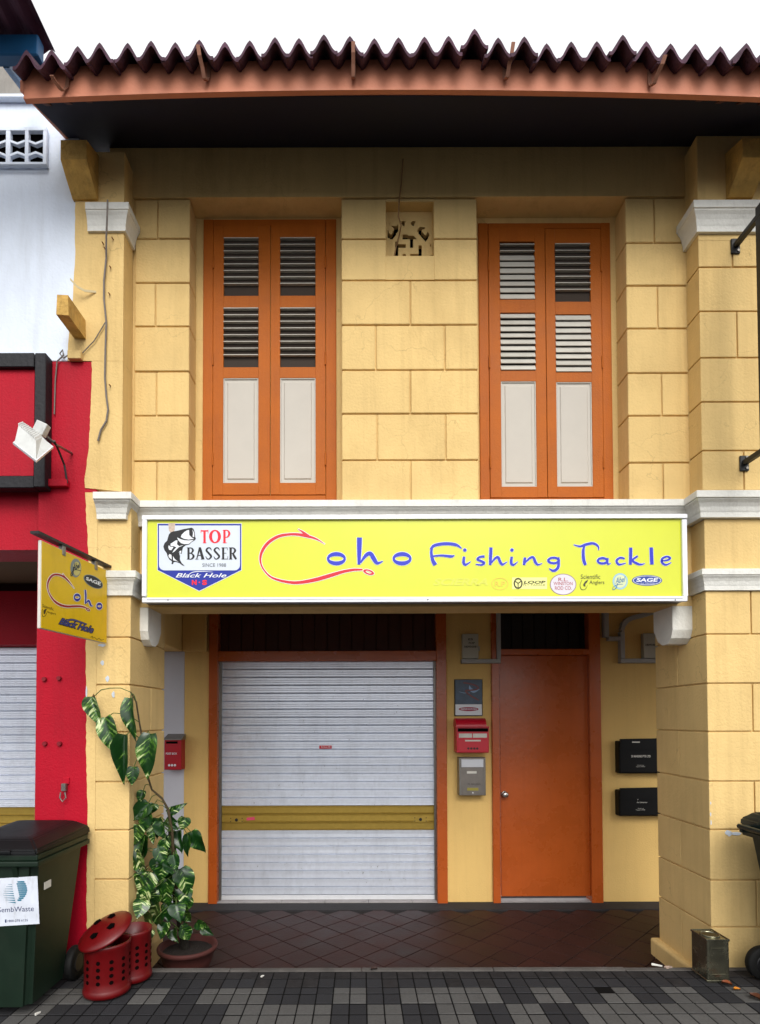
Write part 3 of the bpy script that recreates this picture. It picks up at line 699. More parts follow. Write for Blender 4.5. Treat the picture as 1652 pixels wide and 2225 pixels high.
for i in range(nseg):
    xa, xb = XRL + (XRR - XRL) * i / nseg, XRL + (XRR - XRL) * (i + 1) / nseg
    ba, bb_ = bow(xa), bow(xb)
    for (y0, y1, za, zb_) in ((YE, YE + 0.022, zfb + 0.012, zft), (YE - 0.003, YE + 0.023, zfb, zfb + 0.0118)):
        fa.hexa([(xa, y0, za + ba), (xb, y0, za + bb_), (xb, y1, za + bb_), (xa, y1, za + ba), (xa, y0, zb_ + ba), (xb, y0, zb_ + bb_), (xb, y1, zb_ + bb_), (xa, y1, zb_ + ba)])
fa.build('fascia', FAS, roof)
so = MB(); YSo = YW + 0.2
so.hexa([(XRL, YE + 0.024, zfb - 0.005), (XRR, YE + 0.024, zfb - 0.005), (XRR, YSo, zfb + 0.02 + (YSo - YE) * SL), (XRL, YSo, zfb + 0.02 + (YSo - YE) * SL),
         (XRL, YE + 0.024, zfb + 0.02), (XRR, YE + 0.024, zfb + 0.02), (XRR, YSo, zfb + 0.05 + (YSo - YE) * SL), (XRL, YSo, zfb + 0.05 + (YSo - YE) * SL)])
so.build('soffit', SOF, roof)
RAF = mat('rafter_tail', (70, 40, 38), 0.8, var=0.2, vscale=8)
for i in range(44):                                   # rafter tails just behind the fascia
    x = XRL + 0.06 + i * 0.115
    m = MB(); za = zfb + 0.012 + bow(x); yb_ = YE + 0.10
    m.hexa([(x, YE + 0.026, za), (x + 0.03, YE + 0.026, za), (x + 0.03, yb_, za + 0.012 + (yb_ - YE) * SL), (x, yb_, za + 0.012 + (yb_ - YE) * SL),
            (x, YE + 0.026, za + 0.03), (x + 0.03, YE + 0.026, za + 0.03), (x + 0.03, yb_, za + 0.03 + (yb_ - YE) * SL), (x, yb_, za + 0.03 + (yb_ - YE) * SL)])
    m.build('rafter_tail', RAF, roof)
vg = MB(); x = XRL - 0.02                              # verge board at the left end
vg.hexa([(x, YE, zfb), (x + 0.018, YE, zfb), (x + 0.018, YSo, zfb + (YSo - YE) * SL), (x, YSo, zfb + (YSo - YE) * SL),
         (x, YE, zfb + 0.06), (x + 0.018, YE, zfb + 0.06), (x + 0.018, YSo, zfb + 0.06 + (YSo - YE) * SL), (x, YSo, zfb + 0.06 + (YSo - YE) * SL)])
vg.build('verge_board', FAS, roof)
# concrete eave consoles
for (xa, xb) in ((P(162, 430, YF).x - 0.005, P(214, 430, YF).x), (P(1578, 430, YF).x, P(1578, 430, YF).x + 0.15)):
    yA = YF - 0.15
    zq = lambda p, y: PZ(p, y, 500)
    pr_ = [(yA, zq(303, yA)), (yA, zq(345, yA)), (YF - 0.09, zq(385, YF - 0.09)), (YF - 0.015, zq(436, YF)), (YF + 0.05, zq(436, YF)), (YF + 0.05, zq(303, yA) + 0.08)]
    MB().prism([(xa, y, z) for y, z in pr_], (xb - xa, 0, 0)).build('eave_console', mat('flaking_console', (200, 160, 86), 0.9, var=0.25, vscale=14, bump=0.8, bscale=40, dirt=0.6, dscale=12, dcol=(60, 48, 34)), sh)
# old gutter brackets: bent flat iron
bk = mat('rusty_strap', (150, 104, 84), 0.7, 0.2, var=0.2, vscale=20)
for (wx, wy, bx_, by, ox, oy) in ((150, 150, 137, 197, 112, 163), (455, 137, 449, 175, 430, 97), (770, 130, 768, 171, 768, 90), (1096, 130, 1098, 172, 1116, 91), (1411, 140, 1414, 186, 1446, 119)):
    pa_ = [P(wx, wy, YE - 0.004), P((wx * 2 + bx_) / 3, by - 8, YE - 0.005), P(bx_, by, YE - 0.015), P((bx_ * 3 + ox) / 4, by - 5, YE - 0.035), P((bx_ + ox) / 2, by * 0.6 + oy * 0.4, YE - 0.06), P(bx_ * 0.2 + ox * 0.8, by * 0.3 + oy * 0.7, YE - 0.085), P(ox, oy, YE - 0.10)]
    m = MB(); hw = 0.0095
    for a, b in zip(pa_, pa_[1:]):
        a, b = Vector(a), Vector(b); w_ = Vector((hw, 0, 0)); nn = Vector((1, 0, 0)).cross(b - a).normalized() * 0.0025
        m.hexa([a - w_ - nn, a + w_ - nn, a + w_ + nn, a - w_ + nn, b - w_ - nn, b + w_ - nn, b + w_ + nn, b - w_ + nn])
    m.build('gutter_bracket', bk, sh)

# ------------------------------------------------------------------ neighbouring red and white shophouse
nb = thing('neighbouring_shophouse', (-2.3, YF, 0), 'red and white painted shophouse adjoining the yellow one on the left', 'building')
xr1 = P(206, 1400, YF).x; xr0 = P(78, 1400, YF).x
zr = PZ(784, YF, 100)
edge = jag([(60, 784), (90, 786), (120, 783), (150, 785), (215, 784)], 1.0, 1)
bx('pier', xr0, xr1, YF + 0.004, YF + 0.5, ZFL, zr, RED, nb, 0.004)
bx('red_front', -3.6, xr0 - 0.001, YF + 0.05, YF + 0.3, PZ(1195, YF + 0.05, 40), zr, RED, nb)
bx('white_front', -3.6, P(168, 500, YF).x, YF + 0.006, YF + 0.3, zr + 0.003, PZ(190, YF, 60), WALLW, nb, 0.003)
bx('white_return', P(168, 500, YF).x, P(215, 600, YF).x, YF + 0.0065, YF + 0.3, zr + 0.003, PZ(345, YF, 160), WALLW, nb)
bx('ledge', -3.6, P(120, 220, YF).x, YF - 0.03, YF + 0.004, PZ(222, YF, 60), PZ(214, YF, 60), WALLW, nb, 0.003)
bx('eave_wall', -3.6, P(95, 180, YF).x, YF - 0.012, YF + 0.004, PZ(212, YF, 60), PZ(135, YF, 60), mat('stained_grey_wall', (150, 146, 140), 0.9, var=0.2, vscale=4, dirt=0.6, dscale=4, dcol=(60, 54, 48)), nb)
blu = mat('blue_gutter_paint', (22, 84, 130), 0.5, var=0.2, vscale=6, dirt=0.4, dscale=6, dcol=(14, 36, 56))
bx('eave_beam', -3.6, P(82, 95, 2.85).x, 2.85, 2.91, PZ(118, 2.85, 40), PZ(72, 2.85, 40), blu, nb, 0.006)
MB().tube([P(12, 138, 2.9), P(54, 194, 3.2)], 0.022, 4).build('eave_strut', blu, nb)
zc = PZ(104, 2.93, 115); m = MB()
crd = []
for k in range(120):
    x = P(116, 104, 2.93).x - k * 0.016; crd.append((x, zc + 0.014 * math.sin(k * 1.05)))
for (a, b) in zip(crd, crd[1:]):
    m.hexa([(a[0], 2.35, a[1] - 0.01), (b[0], 2.35, b[1] - 0.01), (b[0], 2.95, b[1] + 0.0), (a[0], 2.95, a[1] + 0.0), (a[0], 2.35, a[1] - 0.006), (b[0], 2.35, b[1] - 0.006), (b[0], 2.95, b[1] + 0.004), (a[0], 2.95, a[1] + 0.004)])
m.build('eave_sheet', mat('rusty_purple_sheet', (92, 58, 74), 0.75, var=0.35, vscale=9, dirt=0.5, dscale=6, dcol=(40, 26, 50)), nb)
# pierced vent panel of the white front
Yv = YF + 0.006
bx('vent_void', P(-60, 315, Yv).x, P(95, 315, Yv).x, Yv - 0.0045, Yv - 0.0015, PZ(353, Yv, 50), PZ(281, Yv, 50), DRK, nb)
def pquad(mb, pts, Y0, Y1): mb.hexa([P(x, y, Y0) for x, y in pts] + [P(x, y, Y0) + Vector((0, Y1 - Y0, 0)) for x, y in pts])
for (a, b) in ((-28, -20), (12, 22), (53.5, 61.5), (93, 101)): pbox('vent_bar', a, b, 279, 355, Yv - 0.03, Yv - 0.005, WALLW, nb, 0.002)
pbox('vent_bar', -60, 101, 275, 283, Yv - 0.031, Yv - 0.0055, WALLW, nb, 0.002); pbox('vent_bar', -60, 101, 351, 357, Yv - 0.031, Yv - 0.0055, WALLW, nb, 0.002)
for (a, b) in ((-20, 12), (22, 53.5), (61.5, 93)):
    c = (a + b) / 2
    for (y, v) in ((302, 7), (312, -6), (332, -7)):
        pass
    for (y, v) in ((303, 6), (334, -6)):
        m = MB(); Yq = Yv - 0.028
        pquad(m, [(a, y), (c, y + v), (c, y + v + 5), (a, y + 5)], Yq, Yv - 0.006); pquad(m, [(c, y + v), (b, y), (b, y + 5), (c, y + v + 5)], Yq, Yv - 0.006)
        m.build('vent_bar', WALLW, nb)
# its roller shutter and the red lintel over it
bx('shutter_lintel', -4.2, P(134, 1350, YB).x, YB - 0.1, YB + 0.2, PZ(1404, YB, 40), PZ(1290, YB, 40), RED, nb)
bx('shade_header', -4.2, P(134, 1350, YB).x, YB - 0.05, YB + 0.2, PZ(1290, YB, 40) + 0.002, 2.615, mat('shaded_header_red', (40, 4, 8), 0.9), nb)  # interior shade above the lintel, put into a dark red colour
nrs = bx('roller_shutter', -4.0, P(134, 1700, YS).x, YS + 0.03, YS + 0.045, ZFL, PZ(1405, YS, 40), DRK, nb)
shutter(nrs, -330, 134, 1405, 1947, 1762, 1800)
# fixing studs, hasp and chips on the red pier
for (px_, py_) in ((97, 1476), (129, 1474), (98, 1616), (130, 1616)):
    m = MB(); m.lathe([(0, -0.012), (0.012, -0.012), (0.014, 0), (0.014, 0.004)], 10, Matrix.Translation(P(px_, py_, YF)) @ Matrix.Rotation(R(-90), 4, 'X')); m.build('stud', mat('dark_red_stud', (120, 6, 24), 0.6), nb)
hp = thing('hasp_and_padlock', P(137, 1740, YF), 'small grey padlock and bent hasp on the red pier above the bin', 'padlock')
pbox('lock_body', 132, 142, 1703, 1720, YF - 0.03, YF - 0.004, STEEL, hp, 0.003)
MB().tube([P(132, 1722, YF - 0.02), P(130, 1734, YF - 0.025), P(136, 1742, YF - 0.025), P(143, 1734, YF - 0.02), P(141, 1722, YF - 0.015)], 0.004, 6).build('shackle', STEEL, hp)
pbox('hasp_plate', 136, 150, 1690, 1704, YF - 0.004, YF + 0.003, RED, hp, 0.002)

# black framed signboard on the red front
sg_ = thing('framed_signboard', P(20, 1060, YF), 'black square timber frame round a red board on the red shophouse', 'signboard')
Yg = YF - 0.07
BLKT = mat('black_painted_timber', (20, 20, 26), 0.6, var=0.3, vscale=12, bump=0.4, bscale=40)
pbox('panel', -200, 74, 796, 1034, Yg + 0.03, YF + 0.003, RED, sg_)
pbox('frame_post', 74, 98, 766, 1058, Yg, YF + 0.003, BLKT, sg_, 0.004)
pbox('frame_rail', -200, 73.5, 766, 797, Yg + 0.002, YF + 0.003, BLKT, sg_, 0.004); pbox('frame_rail', -200, 73.5, 1034, 1060, Yg + 0.002, YF + 0.003, BLKT, sg_, 0.004)
pbox('bracket_shelf', 98.5, 145, 1040, 1056, YF - 0.03, YF + 0.003, RED, sg_, 0.003)

# floodlight
fl = thing('floodlight', P(152, 985, YF), 'grey-white floodlight with finned back on an arm over the red wall', 'floodlight')
FG = mat('floodlight_enamel', (196, 198, 196), 0.5, var=0.15, vscale=14, dirt=0.5, dscale=14, dcol=(96, 86, 70))
A, B_, C_ = P(28, 961, 2.95), P(79, 1001, 2.95), P(116, 970, 3.06); D_ = A + (C_ - B_)
t1, t2, t3, t4 = P(40, 925, 2.98), P(78, 957, 2.98), P(92, 949, 3.04), P(50, 921, 3.04)
sc = lambda p, c, k: c + (p - c) * k
cc = (A + B_ + C_ + D_) / 4
MB().hexa([sc(p, cc, 0.92) for p in (A, B_, C_, D_)] + [t1, t2, t3, t4]).build('housing', FG, fl)
nrm_ = (B_ - A).cross(C_ - B_).normalized(); nrm_ = -nrm_ if nrm_.z > 0 else nrm_
MB().hexa([p + nrm_ * 0.012 for p in (A, B_, C_, D_)] + [A, B_, C_, D_]).build('rim', ALU, fl)
MB().hexa([sc(p, cc, 0.93) + nrm_ * 0.016 for p in (A, B_, C_, D_)] + [sc(p, cc, 0.93) + nrm_ * 0.0122 for p in (A, B_, C_, D_)]).build('glass', mat('lamp_glass', (150, 160, 165), 0.1, spec=0.6), fl)
up = ((t1 + t2 + t3 + t4) / 4 - cc).normalized()
for k in range(10):
    f0 = k / 10 + 0.02; f1 = f0 + 0.055
    a, b = t1.lerp(t2, f0), t1.lerp(t2, f1); c, d = t4.lerp(t3, f1), t4.lerp(t3, f0)
    MB().hexa([a, b, c, d, a + up * 0.016, b + up * 0.016, c + up * 0.016, d + up * 0.016]).build('fin', FG, fl)
jb = P(90, 932, 3.08); MB().box(-0.032, 0.032, -0.02, 0.02, -0.034, 0.034, 0.006, 2, Matrix.Translation(jb) @ Matrix.Rotation(R(25), 4, 'Y')).build('junction_box', FG, fl)
MB().tube([P(92, 938, 3.1), P(106, 952, 3.12), P(122, 966, 3.15), P(156, 985, YF)], 0.007, 8).build('arm', STEEL, fl)
MB().tube([P(118, 958, 3.12), P(128, 980, 3.2), P(140, 1010, 3.26), P(146, 1050, 3.28)], 0.006, 6).build('flex', BLK, fl)

# ------------------------------------------------------------------ main fascia sign
sb = thing('shop_sign', (0.3, YF + 0.01, PZ(1305, YF)), 'long yellow fishing tackle shop sign in white frame over the walkway', 'sign')
Ys = YF + 0.012
pbox('back_box', 309, 1494, 1122, 1305, Ys + 0.012, YF + 0.132, mat('sign_case', (120, 118, 114), 0.6), sb)
pbox('face', 318, 1484, 1126, 1297, Ys + 0.004, Ys + 0.0115, SY, sb)
def rail(nm, a, b, c, d):
    o = pbox(nm, a, b, c, d, Ys - 0.012, Ys + 0.0118, ALU, sb, 0.003)
rail('frame_rail', 308, 1495, 1117.5, 1127.5); rail('frame_rail', 308, 1495, 1296.5, 1308)
rail('frame_stile', 308, 318.5, 1128, 1296); rail('frame_stile', 1484, 1495, 1128, 1296)
pbox('groove_shade_strip', 319, 1484, 1301.2, 1302.4, Ys - 0.0126, Ys - 0.0119, mat('groove_shadow', (120, 122, 128), 0.6), sb)  # shade of a groove painted as a thin grey strip on the rail
for px_ in (365, 930, 1468): MB().lathe([(0, 0), (0.004, 0), (0.004, 0.003)], 8, Matrix.Translation(P(px_, 1303.5, Ys - 0.0135)) @ Matrix.Rotation(R(-90), 4, 'X')).build('screw', BP, sb)
pl = yplane(Ys + 0.004)
cA, cB, c1, c2 = crop(480, 1740, 1.652), crop(1400, 1740, 1.652), crop(520, 1780, 5.006), crop(1450, 1950, 1.9435)
L1, L2, L3, L4, L5 = 0.0008, 0.0014, 0.0020, 0.0026, 0.0032
hook = [(1050, 210, 1), (1000, 180, 9), (940, 162, 17), (900, 155, 15), (850, 154, 14), (790, 164, 16), (735, 195, 17), (698, 240, 16), (683, 290, 12), (694, 340, 8), (735, 390, 9), (790, 414, 13), (860, 427, 16), (920, 425, 18), (1000, 410, 21), (1080, 387, 21), (1150, 366, 17), (1210, 355, 14), (1262, 354, 10)]
for (g_, mm_, lf_, nm) in ((3.2, WP, L1, 'hook_outline'), (0, RD, L2, 'hook_initial')):
    m = MB(); stroke(m, pl, hook, cA, lf_, g_); stroke(m, pl, [(895, 122, 1), (925, 142, 12), (960, 168, 16)], cA, lf_ + 0.0002, g_)
    ring(m, pl, (1297, 368), (32, 14), (17, 6), cA, lf_ + 0.0001, 24, g_, 0.3); m.build(nm, mm_, sb)
oho = [('r', (1114, 292), (54, 38), (40, 15)), ('s', [(1245, 172, 28), (1244, 240, 25), (1242, 325, 16)]), ('s', [(1250, 316, 8), (1280, 275, 20), (1306, 262, 22), (1325, 290, 25), (1345, 317, 18), (1378, 306, 4)]), ('r', (1486, 292), (54, 38), (40, 15))]
fish_t = [('s', [(128, 240, 12), (150, 217, 17), (210, 207, 18), (270, 213, 17), (304, 234, 6)]), ('s', [(138, 225, 12), (132, 255, 15), (140, 300, 20), (155, 328, 24)]), ('s', [(140, 278, 9), (190, 274, 12), (245, 279, 15), (264, 272, 3)]),
 ('d', (322, 243), 10), ('s', [(318, 280, 14), (315, 314, 16), (327, 326, 13), (356, 308, 4)]),
 ('s', [(434, 279, 14), (405, 283, 12), (393, 296, 12), (415, 306, 14), (432, 316, 13), (418, 327, 11), (384, 324, 7)]),
 ('s', [(470, 228, 18), (468, 280, 18), (466, 328, 14)]), ('s', [(472, 316, 8), (495, 289, 13), (511, 284, 14), (520, 305, 16), (535, 325, 13), (563, 308, 3)]),
 ('d', (589, 243), 10), ('s', [(588, 280, 14), (585, 316, 16), (598, 327, 12), (623, 308, 3)]),
 ('s', [(663, 285, 14), (660, 310, 16), (658, 328, 14)]), ('s', [(664, 314, 8), (690, 289, 13), (710, 285, 14), (722, 312, 16), (736, 326, 11), (761, 318, 3)]),
 ('r', (825, 302), (37, 22), (22, 9)), ('s', [(852, 284, 13), (853, 330, 16), (842, 352, 16), (822, 360, 14), (800, 348, 6)]),
 ('s', [(938, 213, 5), (975, 222, 11), (1010, 211, 15), (1050, 205, 14), (1077, 222, 11), (1080, 244, 4)]), ('s', [(1000, 215, 11), (993, 250, 16), (996, 300, 18), (1006, 328, 16)]),
 ('r', (1102, 304), (33, 22), (20, 8)), ('s', [(1131, 288, 13), (1132, 322, 10), (1150, 317, 3)]),
 ('s', [(1228, 292, 11), (1202, 287, 12), (1182, 304, 14), (1196, 325, 12), (1234, 317, 5)]),
 ('s', [(1262, 229, 18), (1262, 280, 18), (1260, 326, 16)]), ('s', [(1302, 277, 11), (1272, 300, 12), (1295, 318, 14), (1318, 325, 11), (1344, 319, 3)]),
 ('s', [(1378, 228, 20), (1380, 280, 20), (1382, 325, 20)]), ('s', [(1436, 305, 5), (1470, 300, 11), (1486, 289, 11), (1468, 280, 11), (1441, 292, 13), (1440, 314, 13), (1462, 327, 11), (1492, 313, 5)])]
def letters(items, cv, plane, nm, par, m_in, m_out, lo, li, gr):
    for (mm_, lf_, g_, n_) in ((m_out, lo, gr, nm + '_outline'), (m_in, li, 0.0, nm)):
        m = MB()
        for k, it in enumerate(items):
            e = lf_ + 0.00012 * (k % 4)
            if it[0] == 's': stroke(m, plane, it[1], cv, e, g_)
            elif it[0] == 'r': ring(m, plane, it[1], it[2], it[3], cv, e, 28, g_)
            else: ring(m, plane, it[1], (it[2], it[2]), None, cv, e, 14, g_)
        m.build(n_, mm_, par)
letters(oho, cA, pl, 'coho_lettering', sb, BL, WP, L1, L3, 3.0); letters(fish_t[:14], cB, pl, 'fishing_lettering', sb, BL, WP, L1, L3, 2.4); letters(fish_t[14:], cB, pl, 'tackle_lettering', sb, BL, WP, L1, L3, 2.4)
# badge
m = MB(); flat(m, pl, [(98, 76), (1552, 76), (1552, 884), (820, 1248), (98, 884)], c1, L1); m.build('badge_border', WP, sb)
m = MB(); flat(m, pl, [(108, 86), (1542, 86), (1542, 878), (820, 1236), (108, 878)], c1, L2); m.build('badge_shield', NAV, sb)
rr_ = [(130, 115), (1520, 115)] + [(1430 + 90 * math.cos(a), 795 + 90 * math.sin(a)) for a in [R(q) for q in (0, 20, 45, 70, 90)]] + [(220 + 90 * math.cos(a), 795 + 90 * math.sin(a)) for a in [R(q) for q in (90, 110, 135, 160, 180)]]
m = MB(); flat(m, pl, rr_, c1, L3); m.build('badge_panel', mat('print_pale_blue_white', (206, 214, 226), 0.5), sb)
rust = MB(); flat(rust, pl, [(290, 72), (410, 72), (400, 180), (385, 235), (340, 250), (300, 200)], c1, L4 - 0.0003); rust.build('rust_stain', mat('rust_stain', (196, 176, 160), 0.7, var=0.3, vscale=60), sb)
fish_black = [(690, 152), (722, 172), (746, 235), (750, 300), (766, 345), (735, 378), (690, 402), (650, 442), (590, 456), (545, 490), (530, 540), (520, 605), (490, 590), (470, 560), (492, 640), (490, 700), (520, 760), (576, 815), (530, 800), (480, 762), (420, 740), (385, 745), (372, 780), (345, 778), (352, 730), (310, 700), (280, 650), (262, 590), (225, 540), (205, 480), (225, 420), (270, 375), (285, 320), (300, 270), (330, 235), (375, 215), (420, 210), (470, 200), (540, 180), (620, 165)]
m = MB(); flat(m, pl, fish_black, c1, L4); m.build('bass_emblem', BP, sb)
m = MB()
for pg in ([(520, 275), (570, 225), (610, 200), (648, 192), (652, 280), (690, 320), (732, 344), (640, 358), (560, 345), (505, 315)], [(702, 182), (735, 240), (736, 318), (708, 305), (716, 240)],
           [(440, 320), (500, 350), (560, 368), (640, 374), (732, 364), (690, 392), (645, 432), (570, 436), (510, 420), (470, 380)], [(330, 430), (420, 372), (450, 372), (440, 440), (480, 470), (560, 450), (470, 490), (400, 560), (360, 585), (385, 540), (430, 490), (380, 470), (330, 470)],
           [(300, 455), (325, 480), (380, 485), (345, 540), (305, 535), (290, 490)], [(310, 605), (345, 620), (350, 700), (312, 670), (292, 640)], [(372, 640), (400, 690), (470, 745), (420, 722), (375, 715)], [(478, 560), (515, 545), (512, 590), (495, 588)]):
    flat(m, pl, pg, c1, L5)
m.build('bass_emblem_highlights', WP, sb)
# serif capitals built from strokes
GL = {'T': [[(0, 0.08, 0.17), (1, 0.08, 0.17)], [(0.5, 0.04, 0.30), (0.5, 1, 0.30)], [(0.04, 0, 0.1), (0.02, 0.26, 0.06)], [(0.96, 0, 0.1), (0.98, 0.26, 0.06)], [(0.26, 0.97, 0.06), (0.74, 0.97, 0.06)]],
      'P': [[(0.24, 0, 0.28), (0.24, 1, 0.28)], [(0, 0.03, 0.06), (0.5, 0.03, 0.06)], [(0.02, 0.97, 0.06), (0.55, 0.97, 0.06)], [(0.3, 0.04, 0.1), (0.65, 0.06, 0.16), (0.86, 0.28, 0.28), (0.65, 0.52, 0.16), (0.35, 0.56, 0.08)]],
      'B': [[(0.22, 0, 0.27), (0.22, 1, 0.27)], [(0, 0.03, 0.06), (0.5, 0.03, 0.06)], [(0, 0.97, 0.06), (0.5, 0.97, 0.06)], [(0.3, 0.04, 0.1), (0.62, 0.07, 0.15), (0.78, 0.25, 0.25), (0.6, 0.44, 0.15), (0.3, 0.47, 0.08)], [(0.3, 0.48, 0.1), (0.66, 0.53, 0.15), (0.86, 0.74, 0.27), (0.62, 0.95, 0.15), (0.3, 0.97, 0.08)]],
      'A': [[(0.5, 0, 0.2), (0.16, 0.98, 0.1)], [(0.5, 0, 0.24), (0.84, 0.98, 0.3)], [(0.28, 0.66, 0.1), (0.74, 0.66, 0.1)], [(0, 0.97, 0.06), (0.34, 0.97, 0.06)], [(0.62, 0.97, 0.06), (1, 0.97, 0.06)]],
      'S': [[(0.86, 0.24, 0.08), (0.7, 0.06, 0.14), (0.4, 0.05, 0.18), (0.2, 0.24, 0.26), (0.5, 0.48, 0.26), (0.82, 0.74, 0.27), (0.55, 0.95, 0.16), (0.28, 0.93, 0.14), (0.1, 0.74, 0.06)]],
      'E': [[(0.26, 0, 0.3), (0.26, 1, 0.3)], [(0, 0.04, 0.08), (0.86, 0.04, 0.09)], [(0.84, 0.0, 0.08), (0.9, 0.24, 0.05)], [(0.3, 0.48, 0.09), (0.72, 0.48, 0.09)], [(0, 0.96, 0.08), (0.9, 0.96, 0.09)], [(0.88, 1.0, 0.08), (0.95, 0.72, 0.05)]],
      'R': [[(0.22, 0, 0.27), (0.22, 1, 0.27)], [(0, 0.03, 0.06), (0.5, 0.03, 0.06)], [(0, 0.97, 0.06), (0.44, 0.97, 0.06)], [(0.3, 0.04, 0.1), (0.6, 0.07, 0.15), (0.76, 0.26, 0.26), (0.58, 0.46, 0.15), (0.3, 0.5, 0.08)], [(0.48, 0.48, 0.2), (0.68, 0.75, 0.27), (0.9, 0.98, 0.22)]]}
def serif(mb, ch, x, y, w, h, lift):
    if ch == 'O': ring(mb, pl, (x + w / 2, y + h / 2), (w / 2, h / 2), (w * 0.24, h * 0.40), c1, lift, 26); return
    for k, st_ in enumerate(GL[ch]): stroke(mb, pl, [(x + a * w, y + b * h, c * w) for a, b, c in st_], c1, lift + 0.00008 * k)
m = MB()
for ch, x, w in (('T', 848, 130), ('O', 990, 205), ('P', 1222, 136)): serif(m, ch, x, 190, w, 230, L5)
m.build('top_lettering', mat('print_bright_red', (232, 24, 44), 0.45), sb)
m = MB()
for ch, x, w in (('B', 608, 136), ('A', 752, 160), ('S', 920, 130), ('S', 1058, 130), ('E', 1202, 118), ('R', 1330, 142)): serif(m, ch, x, 492, w, 208, L5)
m.build('basser_lettering', BP, sb)
m = MB(); text_flat(m, pl, 'SINCE 1988', rect(875, 765, 1282, 825), c1, L5); m.build('since_lettering', GP, sb)
m = MB(); text_flat(m, pl, 'Black Hole', rect(415, 935, 1290, 1008), c1, L4, 0.012, 0.35); stroke(m, pl, [(640, 960, 10), (720, 915, 12), (880, 905, 10), (1060, 915, 3)], c1, L4 + 0.0002); m.build('script_lettering', WP, sb)
m = MB(); text_flat(m, pl, 'N', rect(695, 1050, 778, 1136), c1, L4, 0.05); text_flat(m, pl, 'S', rect(872, 1050, 955, 1136), c1, L4, 0.05); ring(m, pl, (824, 1092), (12, 12), None, c1, L4, 10); m.build('initials_lettering', mat('print_bright_red', (232, 24, 44), 0.45), sb)
# brand marks along the foot
m = MB(); text_flat(m, pl, 'SCIERRA', rect(70, 66, 435, 114), c2, L2, 0.03, 0.3); m.build('faded_lettering', FNT, sb)
m = MB(); ring(m, pl, (515, 103), (56, 41), (51, 37), c2, L2); text_flat(m, pl, 'R.P', rect(482, 86, 550, 120), c2, L2, 0.02); m.build('faded_emblem', FNR, sb)
m = MB(); flat(m, pl, rect(597, 60, 830, 138), c2, L1); m.build('label_patch', mat('print_pale_yellow', (236, 236, 150), 0.5), sb)
m = MB(); ring(m, pl, (637, 100), (30, 37), (21, 27), c2, L3)
for q in (90, 210, 330): stroke(m, pl, [(637, 100, 6), (637 + 24 * math.cos(R(q)), 100 + 30 * math.sin(R(q)), 6)], c2, L3 + 0.0002)
text_flat(m, pl, 'LOOP', rect(674, 82, 820, 102), c2, L3, 0.03, 0.15); text_flat(m, pl, 'FLY TACKLE', rect(672, 106, 816, 115), c2, L3); m.build('reel_emblem', mat('print_olive_black', (60, 58, 30), 0.5), sb)
m = MB(); ring(m, pl, (937, 107), (88, 72), None, c2, L1, 40); m.build('oval_border', mat('print_mauve', (146, 110, 128), 0.5), sb)
m = MB(); ring(m, pl, (937, 107), (83, 67), None, c2, L2, 40); m.build('oval_patch', LIL, sb)
m = MB(); text_flat(m, pl, 'R.L.', rect(905, 62, 970, 86), c2, L3, 0.01); text_flat(m, pl, 'WINSTON', rect(873, 90, 1000, 112), c2, L3, 0.01); text_flat(m, pl, 'ROD CO.', rect(882, 119, 994, 143), c2, L3, 0.01); m.build('oval_lettering', MRN, sb)
m = MB(); text_flat(m, pl, 'Scientific', rect(1055, 40, 1185, 70), c2, L2); text_flat(m, pl, 'Anglers', rect(1112, 80, 1212, 112), c2, L2)
stroke(m, pl, [(1062, 78, 3), (1050, 110, 3), (1060, 140, 4), (1085, 138, 3), (1100, 112, 2)], c2, L2); flat(m, pl, [(1070, 108), (1082, 88), (1104, 74), (1098, 92), (1085, 104), (1086, 122), (1074, 118)], c2, L2); m.build('anglers_lettering', mat('print_dark_olive', (66, 68, 40), 0.5), sb)
m = MB(); ring(m, pl, (1318, 86), (51, 55), None, c2, L1); m.build('round_patch', CYN, sb)
m = MB(); ring(m, pl, (1318, 86), (40, 43), None, c2, L2); m.build('round_patch_centre', mat('print_pale_lime', (206, 214, 170), 0.5), sb)
m = MB(); text_flat(m, pl, 'Abel', [(1285, 62), (1352, 52), (1352, 88), (1285, 104)], c2, L3, 0.01, 0.3); stroke(m, pl, [(1300, 98, 4), (1290, 130, 5), (1272, 142, 4), (1270, 126, 3), (1300, 108, 4), (1335, 106, 3)], c2, L3); m.build('round_lettering', mat('print_steel_blue', (40, 110, 160), 0.5), sb)
m = MB(); ring(m, pl, (1497, 80), (101, 36), None, c2, L1, 40); m.build('sage_oval', mat('print_mid_blue', (40, 66, 150), 0.5), sb)
m = MB(); ring(m, pl, (1497, 80), (94, 31), (90, 28), c2, L2, 40); text_flat(m, pl, 'SAGE', rect(1425, 64, 1570, 90), c2, L2, 0.03, 0.15); text_flat(m, pl, 'FLY FISHING', rect(1455, 95, 1545, 103), c2, L2); m.build('sage_lettering', WP, sb)

